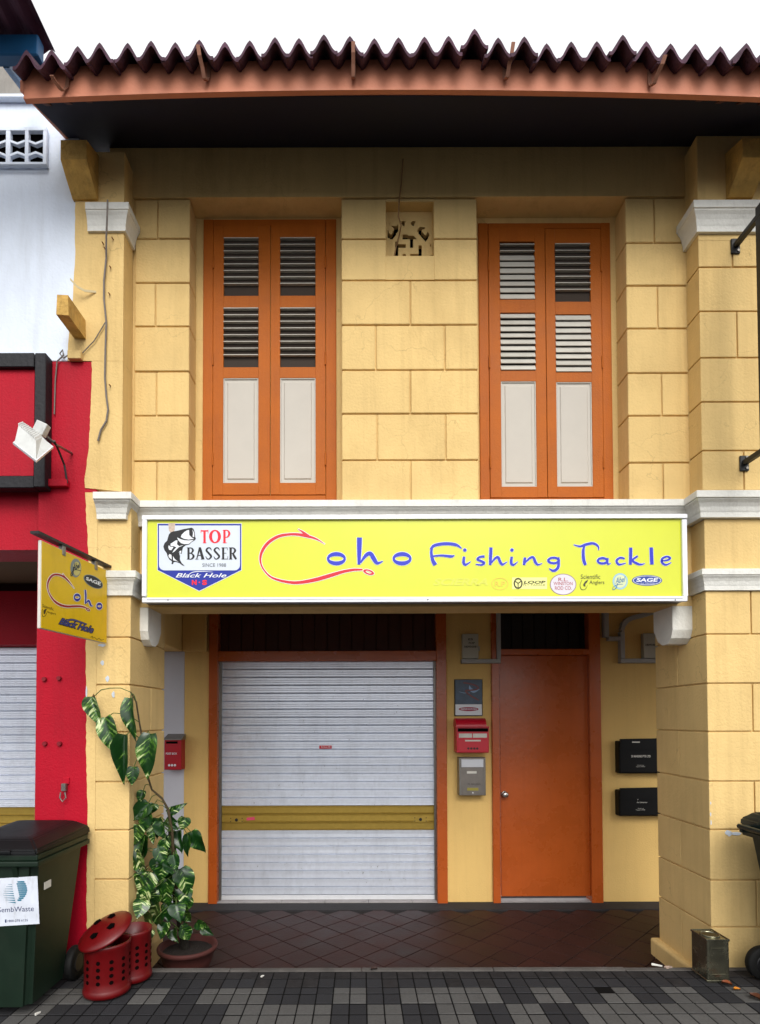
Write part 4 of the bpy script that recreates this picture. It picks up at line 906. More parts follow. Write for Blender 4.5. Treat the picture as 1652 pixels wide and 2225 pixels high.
# ------------------------------------------------------------------ projecting sign on the left pier
ps = thing('projecting_sign', P(240, 1236, YF), 'square mustard yellow hanging sign jutting out from the left pier', 'sign')
a_, b_ = P(232, 1300, 3.27), P(87, 1300, 2.71); b_ = Vector((P(87.5, 1300, 2.71).x, 2.71, 0)); a_ = Vector((P(232, 1300, 3.27).x, 3.27, 0))
dv = (a_ - b_).normalized(); nv = Vector((dv.y, -dv.x, 0)); nv = nv if nv.x > 0 else -nv
zT, zB = PZ(1239, 3.27, 232), PZ(1399, 3.27, 232)
L_ = (a_ - b_).length
M = Matrix(((dv.x, nv.x, 0, b_.x), (dv.y, nv.y, 0, b_.y), (0, 0, 1, 0), (0, 0, 0, 1)))
MB().box(0, L_, -0.016, 0.0, zB, zT, 0.006, 2, M).build('edge_panel', PLW, ps)
MB().box(0.006, L_ - 0.002, 0.0003, 0.0022, zB + 0.004, zT - 0.004, 0.0, 1, M).build('face', SYP, ps)
MB().box(-0.03, L_ + 0.1, -0.034, 0.010, zT + 0.022, zT + 0.034, 0.0, 1, M).build('bar', BLK, ps)
for f_ in (0.30, 0.80): MB().box(L_ * f_ - 0.013, L_ * f_ + 0.013, -0.019, 0.006, zT - 0.028, zT + 0.0215, 0.002, 1, M).build('clip', STEEL, ps)
pp = Plane(b_ + nv * 0.0022, nv); cp = crop(100, 1800, 5.2967)
hk = [(822, 1164, 1), (745, 1065, 16), (680, 990, 28), (610, 937, 32), (530, 907, 34), (450, 909, 36), (387, 952, 36), (345, 1030, 32), (332, 1110, 22), (345, 1200, 17), (390, 1300, 22), (460, 1390, 32), (560, 1455, 40), (680, 1485, 40), (800, 1482, 38), (920, 1482, 34), (1005, 1500, 26), (1040, 1515, 14)]
for (g_, mm_, lf_, nm) in ((9, WP, L1, 'hook_outline'), (0, MAR, L2, 'hook_initial')):
    m = MB(); stroke(m, pp, hk, cp, lf_, g_); stroke(m, pp, [(603, 880, 1), (640, 940, 16), (690, 1000, 24)], cp, lf_ + 0.0002, g_)
    ring(m, pp, (1065, 1540), (42, 24), (20, 9), cp, lf_ + 0.0001, 20, g_ * 0.8, 0.6); m.build(nm, mm_, ps)
letters([('r', (868, 1320), (62, 70), (42, 26)), ('s', [(1014, 1182, 24), (1024, 1290, 28), (1018, 1440, 20)]), ('s', [(1028, 1425, 10), (1065, 1382, 30), (1090, 1400, 32), (1118, 1470, 28), (1162, 1474, 5)]), ('r', (1270, 1480), (54, 64), (36, 20))], cp, pp, 'coho_lettering', ps, mat('print_royal_blue', (20, 22, 150), 0.45), WP, L1, L3, 10)
m = MB(); ring(m, pp, (845, 785), (98, 172), None, cp, L1, 30); m.build('round_patch', mat('print_grey_blue', (120, 130, 130), 0.5), ps)
m = MB(); ring(m, pp, (860, 800), (72, 125), None, cp, L2, 30); m.build('round_patch_centre', mat('print_straw', (190, 180, 110), 0.5), ps)
m = MB(); text_flat(m, pp, 'Abel', [(790, 700), (915, 690), (920, 780), (795, 850)], cp, L3, 0.03, 0.2); stroke(m, pp, [(800, 760, 18), (790, 880, 18), (765, 930, 14), (755, 890, 12), (820, 820, 14), (930, 835, 10)], cp, L3); m.build('round_lettering', mat('print_dark_slate', (40, 50, 64), 0.5), ps)
m = MB(); ring(m, pp, (1163, 1035), (196, 100), None, cp, L1, 36, 0, 0.52); m.build('sage_oval_border', mat('print_grey_blue', (120, 130, 130), 0.5), ps)
m = MB(); ring(m, pp, (1163, 1035), (180, 88), None, cp, L2, 36, 0, 0.52); m.build('sage_oval', mat('print_blue_black', (22, 30, 40), 0.5), ps)
m = MB(); text_flat(m, pp, 'SAGE', [(1035, 945), (1300, 1045), (1290, 1110), (1022, 1000)], cp, L3, 0.03); m.build('sage_lettering', WP, ps)
m = MB(); text_flat(m, pp, 'Scientific', [(240, 1440), (442, 1510), (442, 1560), (240, 1495)], cp, L1); text_flat(m, pp, 'Anglers', [(325, 1560), (485, 1600), (485, 1655), (325, 1610)], cp, L1)
flat(m, pp, [(262, 1620), (258, 1560), (290, 1530), (322, 1530), (300, 1570), (295, 1600), (275, 1630)], cp, L1); stroke(m, pp, [(240, 1530, 8), (228, 1600, 8), (245, 1665, 9), (290, 1655, 8), (315, 1600, 6)], cp, L1 + 0.0002); m.build('anglers_lettering', mat('print_brown_black', (60, 44, 10), 0.5), ps)
for (mm_, lf_, bo, nm) in ((BP, L1, 0.075, 'script_outline'), (mat('print_slate_blue', (60, 66, 130), 0.5), L2, 0.02, 'script_lettering')):
    m = MB(); e = 12 if bo > 0.05 else 0
    text_flat(m, pp, 'Black Hole', [(568 - e, 1690 - e), (1178 + e, 1860 - e), (1150 + e, 1975 + e), (535 - e, 1800 + e)], cp, lf_, bo, 0.35); stroke(m, pp, [(700, 1740, 26 + e), (780, 1725, 26 + e), (900, 1760, 22 + e), (1045, 1810, 16 + e)], cp, lf_ + 0.0002); m.build(nm, mm_, ps)
m = MB(); stroke(m, pp, [(1110, 2045, 8), (1150, 2025, 8), (1140, 2060, 8), (1190, 2050, 8), (1230, 2085, 9), (1270, 2060, 8), (1300, 2095, 9), (1360, 2085, 6)], cp, L1); m.build('small_script', mat('print_brown_black', (60, 44, 10), 0.5), ps)

# black sign at the right edge
rs_ = thing('bracket_sign', P(1598, 537, YF), 'black metal projecting sign held by two arms on the right pilaster', 'sign')
for (px_, py_) in ((1597, 537), (1616, 1008)):
    c = P(px_, py_, YF); bx('wall_plate', c.x - 0.026, c.x + 0.026, YF - 0.012, YF, c.z - 0.045, c.z + 0.045, BLK, rs_, 0.003)
    MB().box(c.x - 0.014, c.x + 0.014, 2.45, YF - 0.012, c.z - 0.012, c.z + 0.016, 0.002).build('arm', BLK, rs_)
    for dz_ in (-0.03, 0.034): MB().lathe([(0, -0.006), (0.008, -0.006), (0.008, 0)], 6, Matrix.Translation((c.x + 0.012, YF - 0.012, c.z + dz_)) @ Matrix.Rotation(R(-90), 4, 'X')).build('bolt', STEEL, rs_)
c0, c1_ = P(1597, 537, YF), P(1616, 1008, YF)
bx('panel', c0.x - 0.012, c0.x + 0.03, 2.45, 3.11, c1_.z - 0.02, c0.z + 0.06, BLK, rs_, 0.004)

# ------------------------------------------------------------------ odds and ends on the yellow front
ca = thing('hanging_cable', P(232, 437, YF), 'loose grey cable hanging down the left yellow pilaster', 'cable')
cy = YF - 0.012
MB().tube([P(234, 435, YF - 0.08), P(233, 470, YF - 0.085), P(231, 515, YF - 0.05), P(231, 560, cy), P(226, 610, cy), P(226, 650, cy), P(231, 700, cy), P(229, 760, cy), P(228, 820, cy), P(231, 860, cy), P(235, 890, cy), P(231, 915, cy), P(219, 935, cy), P(213, 958, cy)], 0.0055, 8).build('flex', mat('grey_cable', (112, 104, 98), 0.6, var=0.2), ca)
MB().tube([P(229, 700, cy), P(205, 740, cy), P(178, 768, cy)], 0.003, 6).build('thin_wire', mat('grey_cable', (112, 104, 98), 0.6), ca)
ca2 = thing('vent_cable', P(870, 430, YW), 'thin painted cable running down over the pierced vent block', 'cable')
MB().tube([P(876, 345, YW - 0.03), P(872, 400, YW - 0.012), P(868, 432, YW - 0.008), P(866, 470, YW - 0.004), P(872, 490, YW + 0.02), P(868, 510, YW + 0.06), P(860, 540, YW + 0.075), P(857, 556, YW + 0.07)], 0.0045, 6).build('flex', mat('dusty_cable', (150, 116, 76), 0.7), ca2)
jb = thing('junction_box', P(160, 770, YF), 'small yellow painted junction box above the red wall corner', 'box')
pbox('case', 146, 175, 760, 778, YF - 0.035, YF - 0.001, YEL2, jb, 0.003)
MB().tube([P(150, 770, YF - 0.02), P(138, 778, YF - 0.02), P(130, 768, YF - 0.01), P(136, 760, YF - 0.01), P(138, 772, YF - 0.01), P(124, 785, YF - 0.01), P(120, 830, YF - 0.006), P(118, 900, YF - 0.006)], 0.004, 6).build('wire_loop', mat('grey_cable', (112, 104, 98), 0.6), jb)
sbm = thing('beam_stub', P(150, 690, YF), 'broken yellow concrete beam stub sticking out beside the white wall', 'beam')
Yt = YF - 0.2
f4 = [P(124, 640, Yt), P(148, 641, Yt), P(149, 685, Yt), P(122, 683, Yt)]; b4 = [Vector((p.x, YF + 0.01, p.z)) for p in f4]
MB().hexa([f4[3], f4[2], b4[2], b4[3], f4[0], f4[1], b4[1], b4[0]]).build('stub', mat('flaking_console', (200, 160, 86), 0.9), sbm)
mst = thing('metal_strip', P(200, 635, YF), 'bent pale metal strip sticking out above the beam stub', 'strip')
pa_ = [P(209, 636, YF - 0.002), P(185, 634, YF - 0.03), P(168, 625, YF - 0.05), P(152, 608, YF - 0.07)]
m = MB()
for a, b in zip(pa_, pa_[1:]): m.hexa([a, b, b + Vector((0, 0, 0.014)), a + Vector((0, 0, 0.012)), a + Vector((0, 0.003, 0)), b + Vector((0, 0.003, 0)), b + Vector((0, 0.003, 0.014)), a + Vector((0, 0.003, 0.012))])
m.build('strip', mat('pale_strip', (196, 180, 140), 0.6), mst)
NAIL = mat('rusty_nail', (130, 84, 40), 0.7)
for k, (px_, py_) in enumerate(((225, 530), (229, 541), (240, 838), (239, 640), (241, 582), (238, 1232), (240, 1270), (246, 520))):
    m = MB(); p = P(px_, py_, YF); m.tube([p + Vector((0, 0.002, 0)), p + Vector((0.002, -0.022, -0.006))], 0.0035, 6); m.build('wall_plug', NAIL, plf)
# peeled paint patches, proud flakes
FLK = mat('bare_plaster_flake', (196, 204, 214), 0.9, var=0.1, vscale=30)
for (px_, py_, w_, h_) in ((1545, 1770, 1.5, 5), (1546, 1788, 1.3, 7), (1545, 1745, 1.2, 4), (1584, 1811, 8, 7), (1600, 1812, 14, 4), (222, 1402, 9, 4), (222, 1440, 5, 6), (233, 1475, 5, 7), (246, 1510, 4, 8), (188, 1505, 2, 16), (1546, 2040, 1.5, 10), (1546, 2062, 1.3, 6)):
    m = MB(); q = [(px_ + w_ * math.cos(a) * random.uniform(0.6, 1.1), py_ + h_ * math.sin(a) * random.uniform(0.6, 1.1)) for a in [2 * math.pi * k / 9 for k in range(9)]]
    m.prism([P(x, y, YF - 0.0022) for x, y in q], (0, 0.004, 0)); m.build('paint_chip', FLK, plf if px_ < 800 else pr)

# ------------------------------------------------------------------ boxes on the shop wall
def txt(par, nm, s, q, Y, m_, bold=0.0, shear=0.0):
    mb_ = MB(); text_flat(mb_, yplane(Y), s, q, ident, 0.0008, bold, shear); return mb_.build(nm, m_, par)
POSTR = mat('post_box_red', (190, 14, 40), 0.35, var=0.06, spec=0.5)
# poster
po = thing('poster_frame', P(1019, 1555, YB), 'framed blue and white fly-fishing poster above the red post box', 'poster')
pbox('frame', 988, 1049, 1476, 1556, YB - 0.016, YB - 0.001, BLK, po, 0.002)
pbox('print', 990, 1047.5, 1478, 1530, YB - 0.0185, YB - 0.0165, mat('poster_slate_blue', (56, 76, 98), 0.35, var=0.45, vscale=16), po)
pbox('caption_strip', 990, 1047.5, 1530.5, 1554, YB - 0.0186, YB - 0.0165, WP, po)
cq = crop(1530, 2300, 4.837); pq = yplane(YB - 0.0187)
m = MB(); stroke(m, pq, [(290, 205, 26), (370, 215, 22), (480, 245, 24), (540, 290, 26), (490, 320, 24), (400, 328, 24), (330, 335, 24), (350, 370, 24), (430, 430, 24), (500, 470, 24), (550, 498, 14)], cq, 0.0012); m.build('rod_mark', mat('print_copper', (124, 70, 70), 0.5), po)
m = MB(); stroke(m, pq, [(390, 250, 6), (410, 310, 50), (470, 345, 50), (560, 310, 6)], cq, 0.0006); stroke(m, pq, [(215, 350, 3), (290, 372, 9), (400, 375, 6)], cq, 0.0007); m.build('pale_swirl', mat('print_sky', (140, 172, 205), 0.5), po)
m = MB(); ring(m, pq, (378, 642), (166, 34), None, cq, 0.0006, 28); m.build('caption_oval', mat('print_crimson', (150, 20, 60), 0.5), po)
m = MB(); text_flat(m, pq, 'REDINGTON', rect(248, 628, 510, 656), cq, 0.0012, 0.02); m.build('caption_lettering', WP, po)
# red post box by the door
rb = thing('post_box', P(1024, 1637, YB), 'red metal post box with curved hood between shutter and door', 'post box')
yf_ = YB - 0.14
pbox('body', 992.5, 1063, 1580, 1636, yf_, YB - 0.001, POSTR, rb, 0.004)
x0, x1 = P(991, 1570, yf_).x, P(1057, 1570, yf_).x; zc = PZ(1580, yf_, 1020); hh = PZ(1561, yf_, 1020) - zc
m = MB(); pr_ = [(yf_ - 0.012 + 0.16 * (1 - math.cos(R(q))) / 2, zc + 0.001 + hh * math.sin(R(q))) for q in range(0, 181, 15)]
m.prism([(x0, y, z) for y, z in pr_], (x1 - x0, 0, 0)); m.build('hood', POSTR, rb)
pbox('hood_lip', 990, 1064, 1578.5, 1581, yf_ - 0.03, yf_ + 0.02, POSTR, rb, 0.001)
pbox('slot', 995, 1061, 1583, 1590, yf_ - 0.0012, yf_ + 0.001, DRK, rb)
for a, b in ((997.5, 1026), (1028, 1058.5)): pbox('name_card', a, b, 1594, 1603, yf_ - 0.002, yf_ + 0.001, PLW, rb)
pbox('door_flap', 995.5, 1061, 1607, 1634, yf_ - 0.004, yf_ + 0.001, POSTR, rb, 0.002)
pbox('paper_label', 1011, 1045, 1607.8, 1611.2, yf_ - 0.0052, yf_ - 0.0038, PLW, rb)
for k in range(4): MB().lathe([(0, 0), (0.0095, 0), (0.0095, 0.003)], 12, Matrix.Translation(P(1018 + k * 6.5, 1626.5, yf_ - 0.0058)) @ Matrix.Rotation(R(-90), 4, 'X')).build('peep_hole', BP, rb)
# steel letter box
lb = thing('letter_box', P(1024, 1729, YB), 'brushed steel letter box mounted below the red post box', 'letter box')
yf_ = YB - 0.10
STB = mat('brushed_steel', (128, 122, 116), 0.35, 0.7, var=0.12, vscale=20)
pbox('body', 998, 1056, 1646, 1729, yf_, YB - 0.001, STB, lb, 0.004)
pbox('mail_flap', 1003, 1051, 1650, 1667.5, yf_ - 0.006, yf_ + 0.001, mat('bright_steel', (206, 208, 214), 0.3, 0.5), lb, 0.002)
pbox('name_plate', 1015, 1036, 1676, 1681, yf_ - 0.002, yf_ + 0.001, PLW, lb); pbox('window_slot', 1015.5, 1040, 1712, 1718, yf_ - 0.002, yf_ + 0.001, mat('amber_slot', (150, 140, 60), 0.4), lb)
MB().lathe([(0, 0), (0.006, 0), (0.006, 0.004)], 12, Matrix.Translation(P(1028, 1723, yf_ - 0.004)) @ Matrix.Rotation(R(-90), 4, 'X')).build('lock', ALU, lb)
txt(lb, 'stamped_lettering', 'TEL BALLANG', rect(1016, 1702, 1044, 1706), yf_ - 0.0012, mat('dark_stamp', (70, 66, 64), 0.6))
for a, b in ((998.5, 1002), (1052, 1055.5)): pbox('side_bead', a, b, 1647, 1728, yf_ - 0.004, yf_ + 0.001, STEEL, lb, 0.0015)
# red post box on the white wall
rp_ = thing('post_box', P(376, 1673, YB), 'small red post box on the white wall behind the climbing plant', 'post box')
yf_ = YB - 0.11
pbox('body', 357, 394, 1608, 1673, yf_, YB - 0.001, mat('deep_post_red', (168, 10, 30), 0.4, var=0.06), rp_, 0.003)
m = MB(); xa_, xb_ = P(356, 1605, yf_).x, P(395.5, 1605, yf_).x; za_ = PZ(1608, yf_, 376)
m.prism([(xa_, yf_ - 0.012, za_), (xa_, YB - 0.001, za_), (xa_, YB - 0.001, za_ + 0.05), (xa_, yf_ - 0.012, za_ + 0.008)], (xb_ - xa_, 0, 0)); m.build('lid', STEEL, rp_)
pbox('slot', 361, 386, 1611, 1616, yf_ - 0.0015, yf_ + 0.001, DRK, rp_)
txt(rp_, 'lettering', 'POST BOX', rect(360.5, 1635.5, 385, 1640), yf_, WP, 0.02)
for k in range(3): MB().lathe([(0, 0), (0.010, 0), (0.010, 0.003)], 12, Matrix.Translation(P(367.5 + k * 6.3, 1663, yf_ - 0.003)) @ Matrix.Rotation(R(-90), 4, 'X')).build('peep_hole', WP, rp_)
# black plastic letter boxes
BPL = mat('black_plastic', (4, 4, 5), 0.5, var=0.05, spec=0.2)
def blackbox(label, py0, py1, lip, lines):
    t = thing('letter_box', P(1390, py1, YB), label, 'letter box', 'black letter boxes beside the door')
    yf_ = YB - 0.09
    pbox('body', 1346, 1462, py0 + 6, py1, yf_, YB - 0.001, BPL, t, 0.014, 3)
    m = MB(); q = [(1349, py0 + lip), (1452, py0), (1454, py0 + 13), (1462, py0 + 24), (1348, py0 + 26)]
    m.prism([P(x, y, yf_ - 0.008) for x, y in q], (0, 0.02, 0)); m.build('lid', BPL, t)
    for k, (s_, x0_, y0_, x1_, y1_, sh_, bo) in enumerate(lines): txt(t, 'lettering', s_, rect(x0_, y0_, x1_, y1_), yf_ - 0.0004, PLW, bo, sh_)
    return t, yf_
t, yf_ = blackbox('taller black plastic letter box with company lettering, upper one beside the pier', 1604, 1681, 2, [('30 MARINE PTE LTD', 1372, 1641, 1414, 1646, 0, 0.03), ('133 Hall Lane', 1385, 1662, 1399.5, 1664, 0, 0), ('Singapore 209000', 1382.5, 1665, 1402, 1667.2, 0, 0)])
pbox('handle_slot', 1374, 1391, 1611.5, 1614, yf_ - 0.0095, yf_ - 0.008, PLW, t)
t, yf_ = blackbox('lower black plastic letter box with white script lettering', 1711, 1774, 2, [('Project 13', 1374, 1726, 1412, 1739, 0.5, 0.015), ('for interior', 1384, 1742, 1408, 1745, 0.4, 0), ('73 Hall Lane', 1386, 1756, 1399, 1758, 0, 0), ('Singapore 209000', 1382.5, 1759.2, 1402, 1761.5, 0, 0)])
# fibre boxes and trunking
GB = mat('beige_box_plastic', (176, 174, 160), 0.55, var=0.06)
fb = thing('fibre_box', P(1022, 1432, YB), 'pale grey fibre terminal box with stencilled letters over the poster', 'box')
pbox('case', 1005.5, 1040, 1377, 1431, YB - 0.05, YB - 0.001, GB, fb, 0.003)
for s_, q in (('ES', (1018, 1387, 1028, 1391.5)), ('FOP', (1019, 1395, 1032, 1399.5)), ('180950081', (1009, 1403, 1037.5, 1407.5))): txt(fb, 'lettering', s_, rect(*q), YB - 0.05, BP, 0.02)
pbox('latch', 1040.3, 1043, 1404, 1414, YB - 0.04, YB - 0.02, GB, fb, 0.001)
fb2 = thing('fibre_box', P(1412, 1432, YB), 'pale grey fibre terminal box half hidden by the right pier', 'box')
pbox('case', 1399, 1434, 1376, 1430, YB - 0.05, YB - 0.001, GB, fb2, 0.003); txt(fb2, 'lettering', '180950082', rect(1403, 1399, 1431, 1403.5), YB - 0.05, BP, 0.02)
tr = thing('cable_trunking', P(1200, 1325, YB), 'grey plastic cable trunking running over the door between two boxes', 'trunking')
ty0, ty1 = YB - 0.062, YB - 0.036
for (a, b, c, d, k) in ((1004, 1088.5, 1432, 1441, 0), (1080, 1088.5, 1300, 1431.5, 1), (1089, 1323, 1316, 1325, 0), (1314, 1323.5, 1325.5, 1384, 1), (1324, 1349, 1383, 1391.5, 0), (1349.5, 1358.5, 1372, 1430.5, 1), (1349.5, 1434, 1431, 1440, 0)):
    pbox('trunking_length', a, b, c, d, ty0 + 0.0015 * k, ty1 + 0.035 if a > 1090 or c > 1400 else ty1 + 0.035, PLG, tr, 0.002)
cu = [(1353, 1371), (1356, 1358), (1364, 1348), (1376, 1342), (1400, 1336), (1424, 1329)]
m = MB()
for (a, b) in zip(cu, cu[1:]): m.hexa([P(a[0] - 3, a[1] - 4, ty0), P(b[0] - 3, b[1] - 4, ty0), P(b[0] + 3, b[1] + 4, ty0), P(a[0] + 3, a[1] + 4, ty0)] + [P(x, y, ty0) + Vector((0, 0.05, 0)) for x, y in ((a[0] - 3, a[1] - 4), (b[0] - 3, b[1] - 4), (b[0] + 3, b[1] + 4), (a[0] + 3, a[1] + 4))])
m.build('curved_length', PLG, tr)

# ------------------------------------------------------------------ wheelie bins
def wheelie(name, label, loc, rotz, w, d, h, body, lidm):
    t = thing(name, loc, label, 'bin', rotz=rotz, local=True, group='green wheelie bins')
    def part(nm, mb_, mm_, smooth=False): return mb_.build(nm, mm_, t, smooth)
    tp = 0.045; zb_ = 0.05; zt_ = h * 0.87
    m = MB(); hw, hd = w / 2, d / 2
    lower = [(-hw + tp, -hd + 0.02, zb_), (hw - tp, -hd + 0.02, zb_), (hw - tp, hd - 0.14, zb_), (-hw + tp, hd - 0.14, zb_)]
    upper = [(-hw + 0.012, -hd + 0.006, zt_), (hw - 0.012, -hd + 0.006, zt_), (hw - 0.012, hd - 0.012, zt_), (-hw + 0.012, hd - 0.012, zt_)]
    m.hexa(lower + upper); bmesh.ops.bevel(m.bm, geom=[e for e in m.bm.edges if abs(e.verts[0].co.z - e.verts[1].co.z) > 0.3], offset=0.03, segments=3, affect='EDGES')
    part('body', m, body)
    m = MB(); m.box(-hw - 0.012, hw + 0.012, -hd - 0.018, hd + 0.004, zt_ - 0.03, zt_ - 0.004, 0.006, 2); part('lower_rim', m, body)
    m = MB(); m.box(-hw - 0.004, hw + 0.004, -hd - 0.008, hd, zt_ - 0.003, zt_ + 0.026, 0.006, 2); part('rim', m, body)
    for fx in (-0.55, 0.0, 0.55):
        m = MB(); x = fx * hw; m.prism([(x - 0.012, -hd - 0.012, zt_ - 0.031), (x - 0.012, -hd + 0.02, zt_ - 0.031), (x - 0.012, -hd + 0.012, zt_ - 0.10)], (0.024, 0, 0)); part('rim_web', m, body)
    m = MB(); n = 10; rings = []
    for (k, z, e) in ((0, zt_ + 0.027, 0.0), (1, zt_ + 0.05, 0.004), (2, zt_ + 0.062, 0.03), (3, h - 0.03, 0.075), (4, h - 0.024, 0.11)):
        rings.append([(-hw - 0.008 + e, -hd - 0.022 + e * 1.2, z), (hw + 0.008 - e, -hd - 0.022 + e * 1.2, z), (hw + 0.008 - e, hd + 0.02 - e * 0.3, z + (0.018 if k else 0)), (-hw - 0.008 + e, hd + 0.02 - e * 0.3, z + (0.018 if k else 0))])
    vs = [[m.bm.verts.new(p) for p in r] for r in rings]
    for a, b in zip(vs, vs[1:]):
        for k in range(4): m.bm.faces.new((a[k], a[(k + 1) % 4], b[(k + 1) % 4], b[k]))
    m.bm.faces.new(vs[-1]); m.bm.faces.new(vs[0][::-1])
    bmesh.ops.bevel(m.bm, geom=[e for e in m.bm.edges], offset=0.008, segments=2, affect='EDGES')
    lid = part('lid', m, lidm)
    m = MB(); m.box(-hw * 0.5, hw * 0.5, -hd - 0.026, -hd + 0.03, zt_ + 0.03, zt_ + 0.05, 0.006, 2); m.build('lid_grip', lidm, lid)
    m = MB(); m.tube([(-hw * 0.8, hd + 0.06, zt_ + 0.03), (hw * 0.8, hd + 0.06, zt_ + 0.03)], 0.014, 10); part('handle', m, lidm)
    for sx in (-1, 1):
        m = MB(); m.box(sx * hw * 0.7 - 0.012, sx * hw * 0.7 + 0.012, hd - 0.02, hd + 0.07, zt_ + 0.0, zt_ + 0.04, 0.004); part('handle_arm', m, body)
        m = MB(); M_ = Matrix.Translation((sx * (hw - 0.03), hd - 0.07, 0.09)) @ Matrix.Rotation(R(90), 4, 'Y')
        m.lathe([(0.0, -0.018), (0.05, -0.022), (0.085, -0.022), (0.09, -0.016), (0.09, 0.016), (0.085, 0.022), (0.05, 0.022), (0.0, 0.018)], 28, M_); wl = part('wheel', m, mat('black_rubber', (12, 12, 12), 0.7, spec=0.3), True)
        m = MB(); m.lathe([(0, -0.025), (0.045, -0.025), (0.05, -0.02), (0.05, 0.02), (0.045, 0.025), (0, 0.025)], 20, M_); m.build('hub', BLK, wl)
    m = MB(); m.tube([(-hw + 0.03, hd - 0.07, 0.09), (hw - 0.03, hd - 0.07, 0.09)], 0.01, 8); part('axle', m, BLK)
    return t
GRN = mat('bin_green_plastic', (11, 31, 19), 0.5, var=0.22, vscale=9, dirt=0.3, dscale=7, dcol=(46, 50, 40), spec=0.35)
LID = mat('bin_lid_plastic', (6, 8, 11), 0.5, var=0.25, vscale=9, dirt=0.35, dscale=10, dcol=(34, 34, 34), spec=0.25)
W1 = wheelie('wheelie_bin', 'dark green wheelie bin with white waste company sticker, far left', (-1.79, 3.0, 0), 0, 0.47, 0.50, 0.87, GRN, LID)
W2 = wheelie('wheelie_bin', 'dark green wheelie bin cut off at the right edge beside the tin', (2.40, 2.93, 0), R(90), 0.50, 0.55, 0.93, mat('bin_green_plastic_dark', (8, 24, 21), 0.5, var=0.18, vscale=9, dirt=0.2, dscale=7), mat('bin_lid_teal', (9, 30, 32), 0.35, var=0.2, vscale=9))
# sticker on the front of the left bin
fy0, fz0 = 3.0 - 0.25 + 0.02, 0.05; fy1, fz1 = 3.0 - 0.25 + 0.006, 0.87 * 0.87
nrm = Vector((0, -(fz1 - fz0), fy1 - fy0)).normalized()
nrm = nrm if nrm.y < 0 else -nrm
pbin = Plane((0, fy0, fz0), nrm); cb = crop(0, 2750, 4.45)
def bpart(nm, mb_, mm_):
    o = mb_.build(nm, mm_, None); o.parent = W1; o.matrix_parent_inverse = Matrix.Translation(-W1.location); return o
m = MB(); flat(m, pbin, [(-60, 1176), (572, 1136), (604, 1866), (-60, 1908)], cb, 0.0008); bpart('sticker', m, mat('soiled_sticker', (206, 212, 224), 0.6, var=0.12, vscale=14, dirt=0.5, dscale=26, dcol=(110, 104, 98)))
TEAL = mat('print_teal', (10, 108, 136), 0.5)
m = MB()
for k in range(10):
    y = 1215 + k * 31; f = (y - 1205) / 310
    x1 = 305 + 112 * math.sin(math.pi * min(1, 0.12 + f * 0.86)) ** 0.6 - 60 * max(0, f - 0.6); x0 = 245 + 70 * f - (0 if f < 0.75 else 60 * (f - 0.75) / 0.25) + (20 if k == 0 else 0)
    flat(m, pbin, [(x0, y), (x1, y - 3), (x1 - (4 if f > 0.5 else -3), y + 23), (x0 + 4, y + 22)], cb, 0.0014)
for k in range(9):
    y = 1262 + k * 34; f = k / 8
    x0 = 150 - 100 * math.sin(math.pi * min(1, 0.1 + f * 0.75)); x1 = 185 + 55 * f ** 1.2; hgt = 6 + 12 * f
    if k == 8: x0 = 125
    flat(m, pbin, [(x0, y), (x1, y - 2), (x1 + 3, y + hgt), (x0 + 6, y + 3)], cb, 0.0014)
bpart('swirl_emblem', m, TEAL)
m = MB(); text_flat(m, pbin, 'SembWaste', [(-28, 1615), (518, 1590), (520, 1672), (-28, 1692)], cb, 0.0014); bpart('sticker_lettering', m, mat('print_slate_navy', (34, 44, 92), 0.5)); m = MB(); text_flat(m, pbin, '1800-278 6135', [(118, 1806), (428, 1790), (428, 1826), (118, 1842)], cb, 0.0014, 0.005); flat(m, pbin, [(78, 1800), (102, 1798), (102, 1846), (80, 1848)], cb, 0.0014)
bpart('phone_lettering', m, mat('print_slate_navy', (34, 44, 92), 0.5))
# lettering on the lid and side label
m = MB(); m.box(-1.79 + 0.2405, -1.79 + 0.242, 2.80, 2.86, 0.60, 0.635); bpart('side_label', m, PLW)

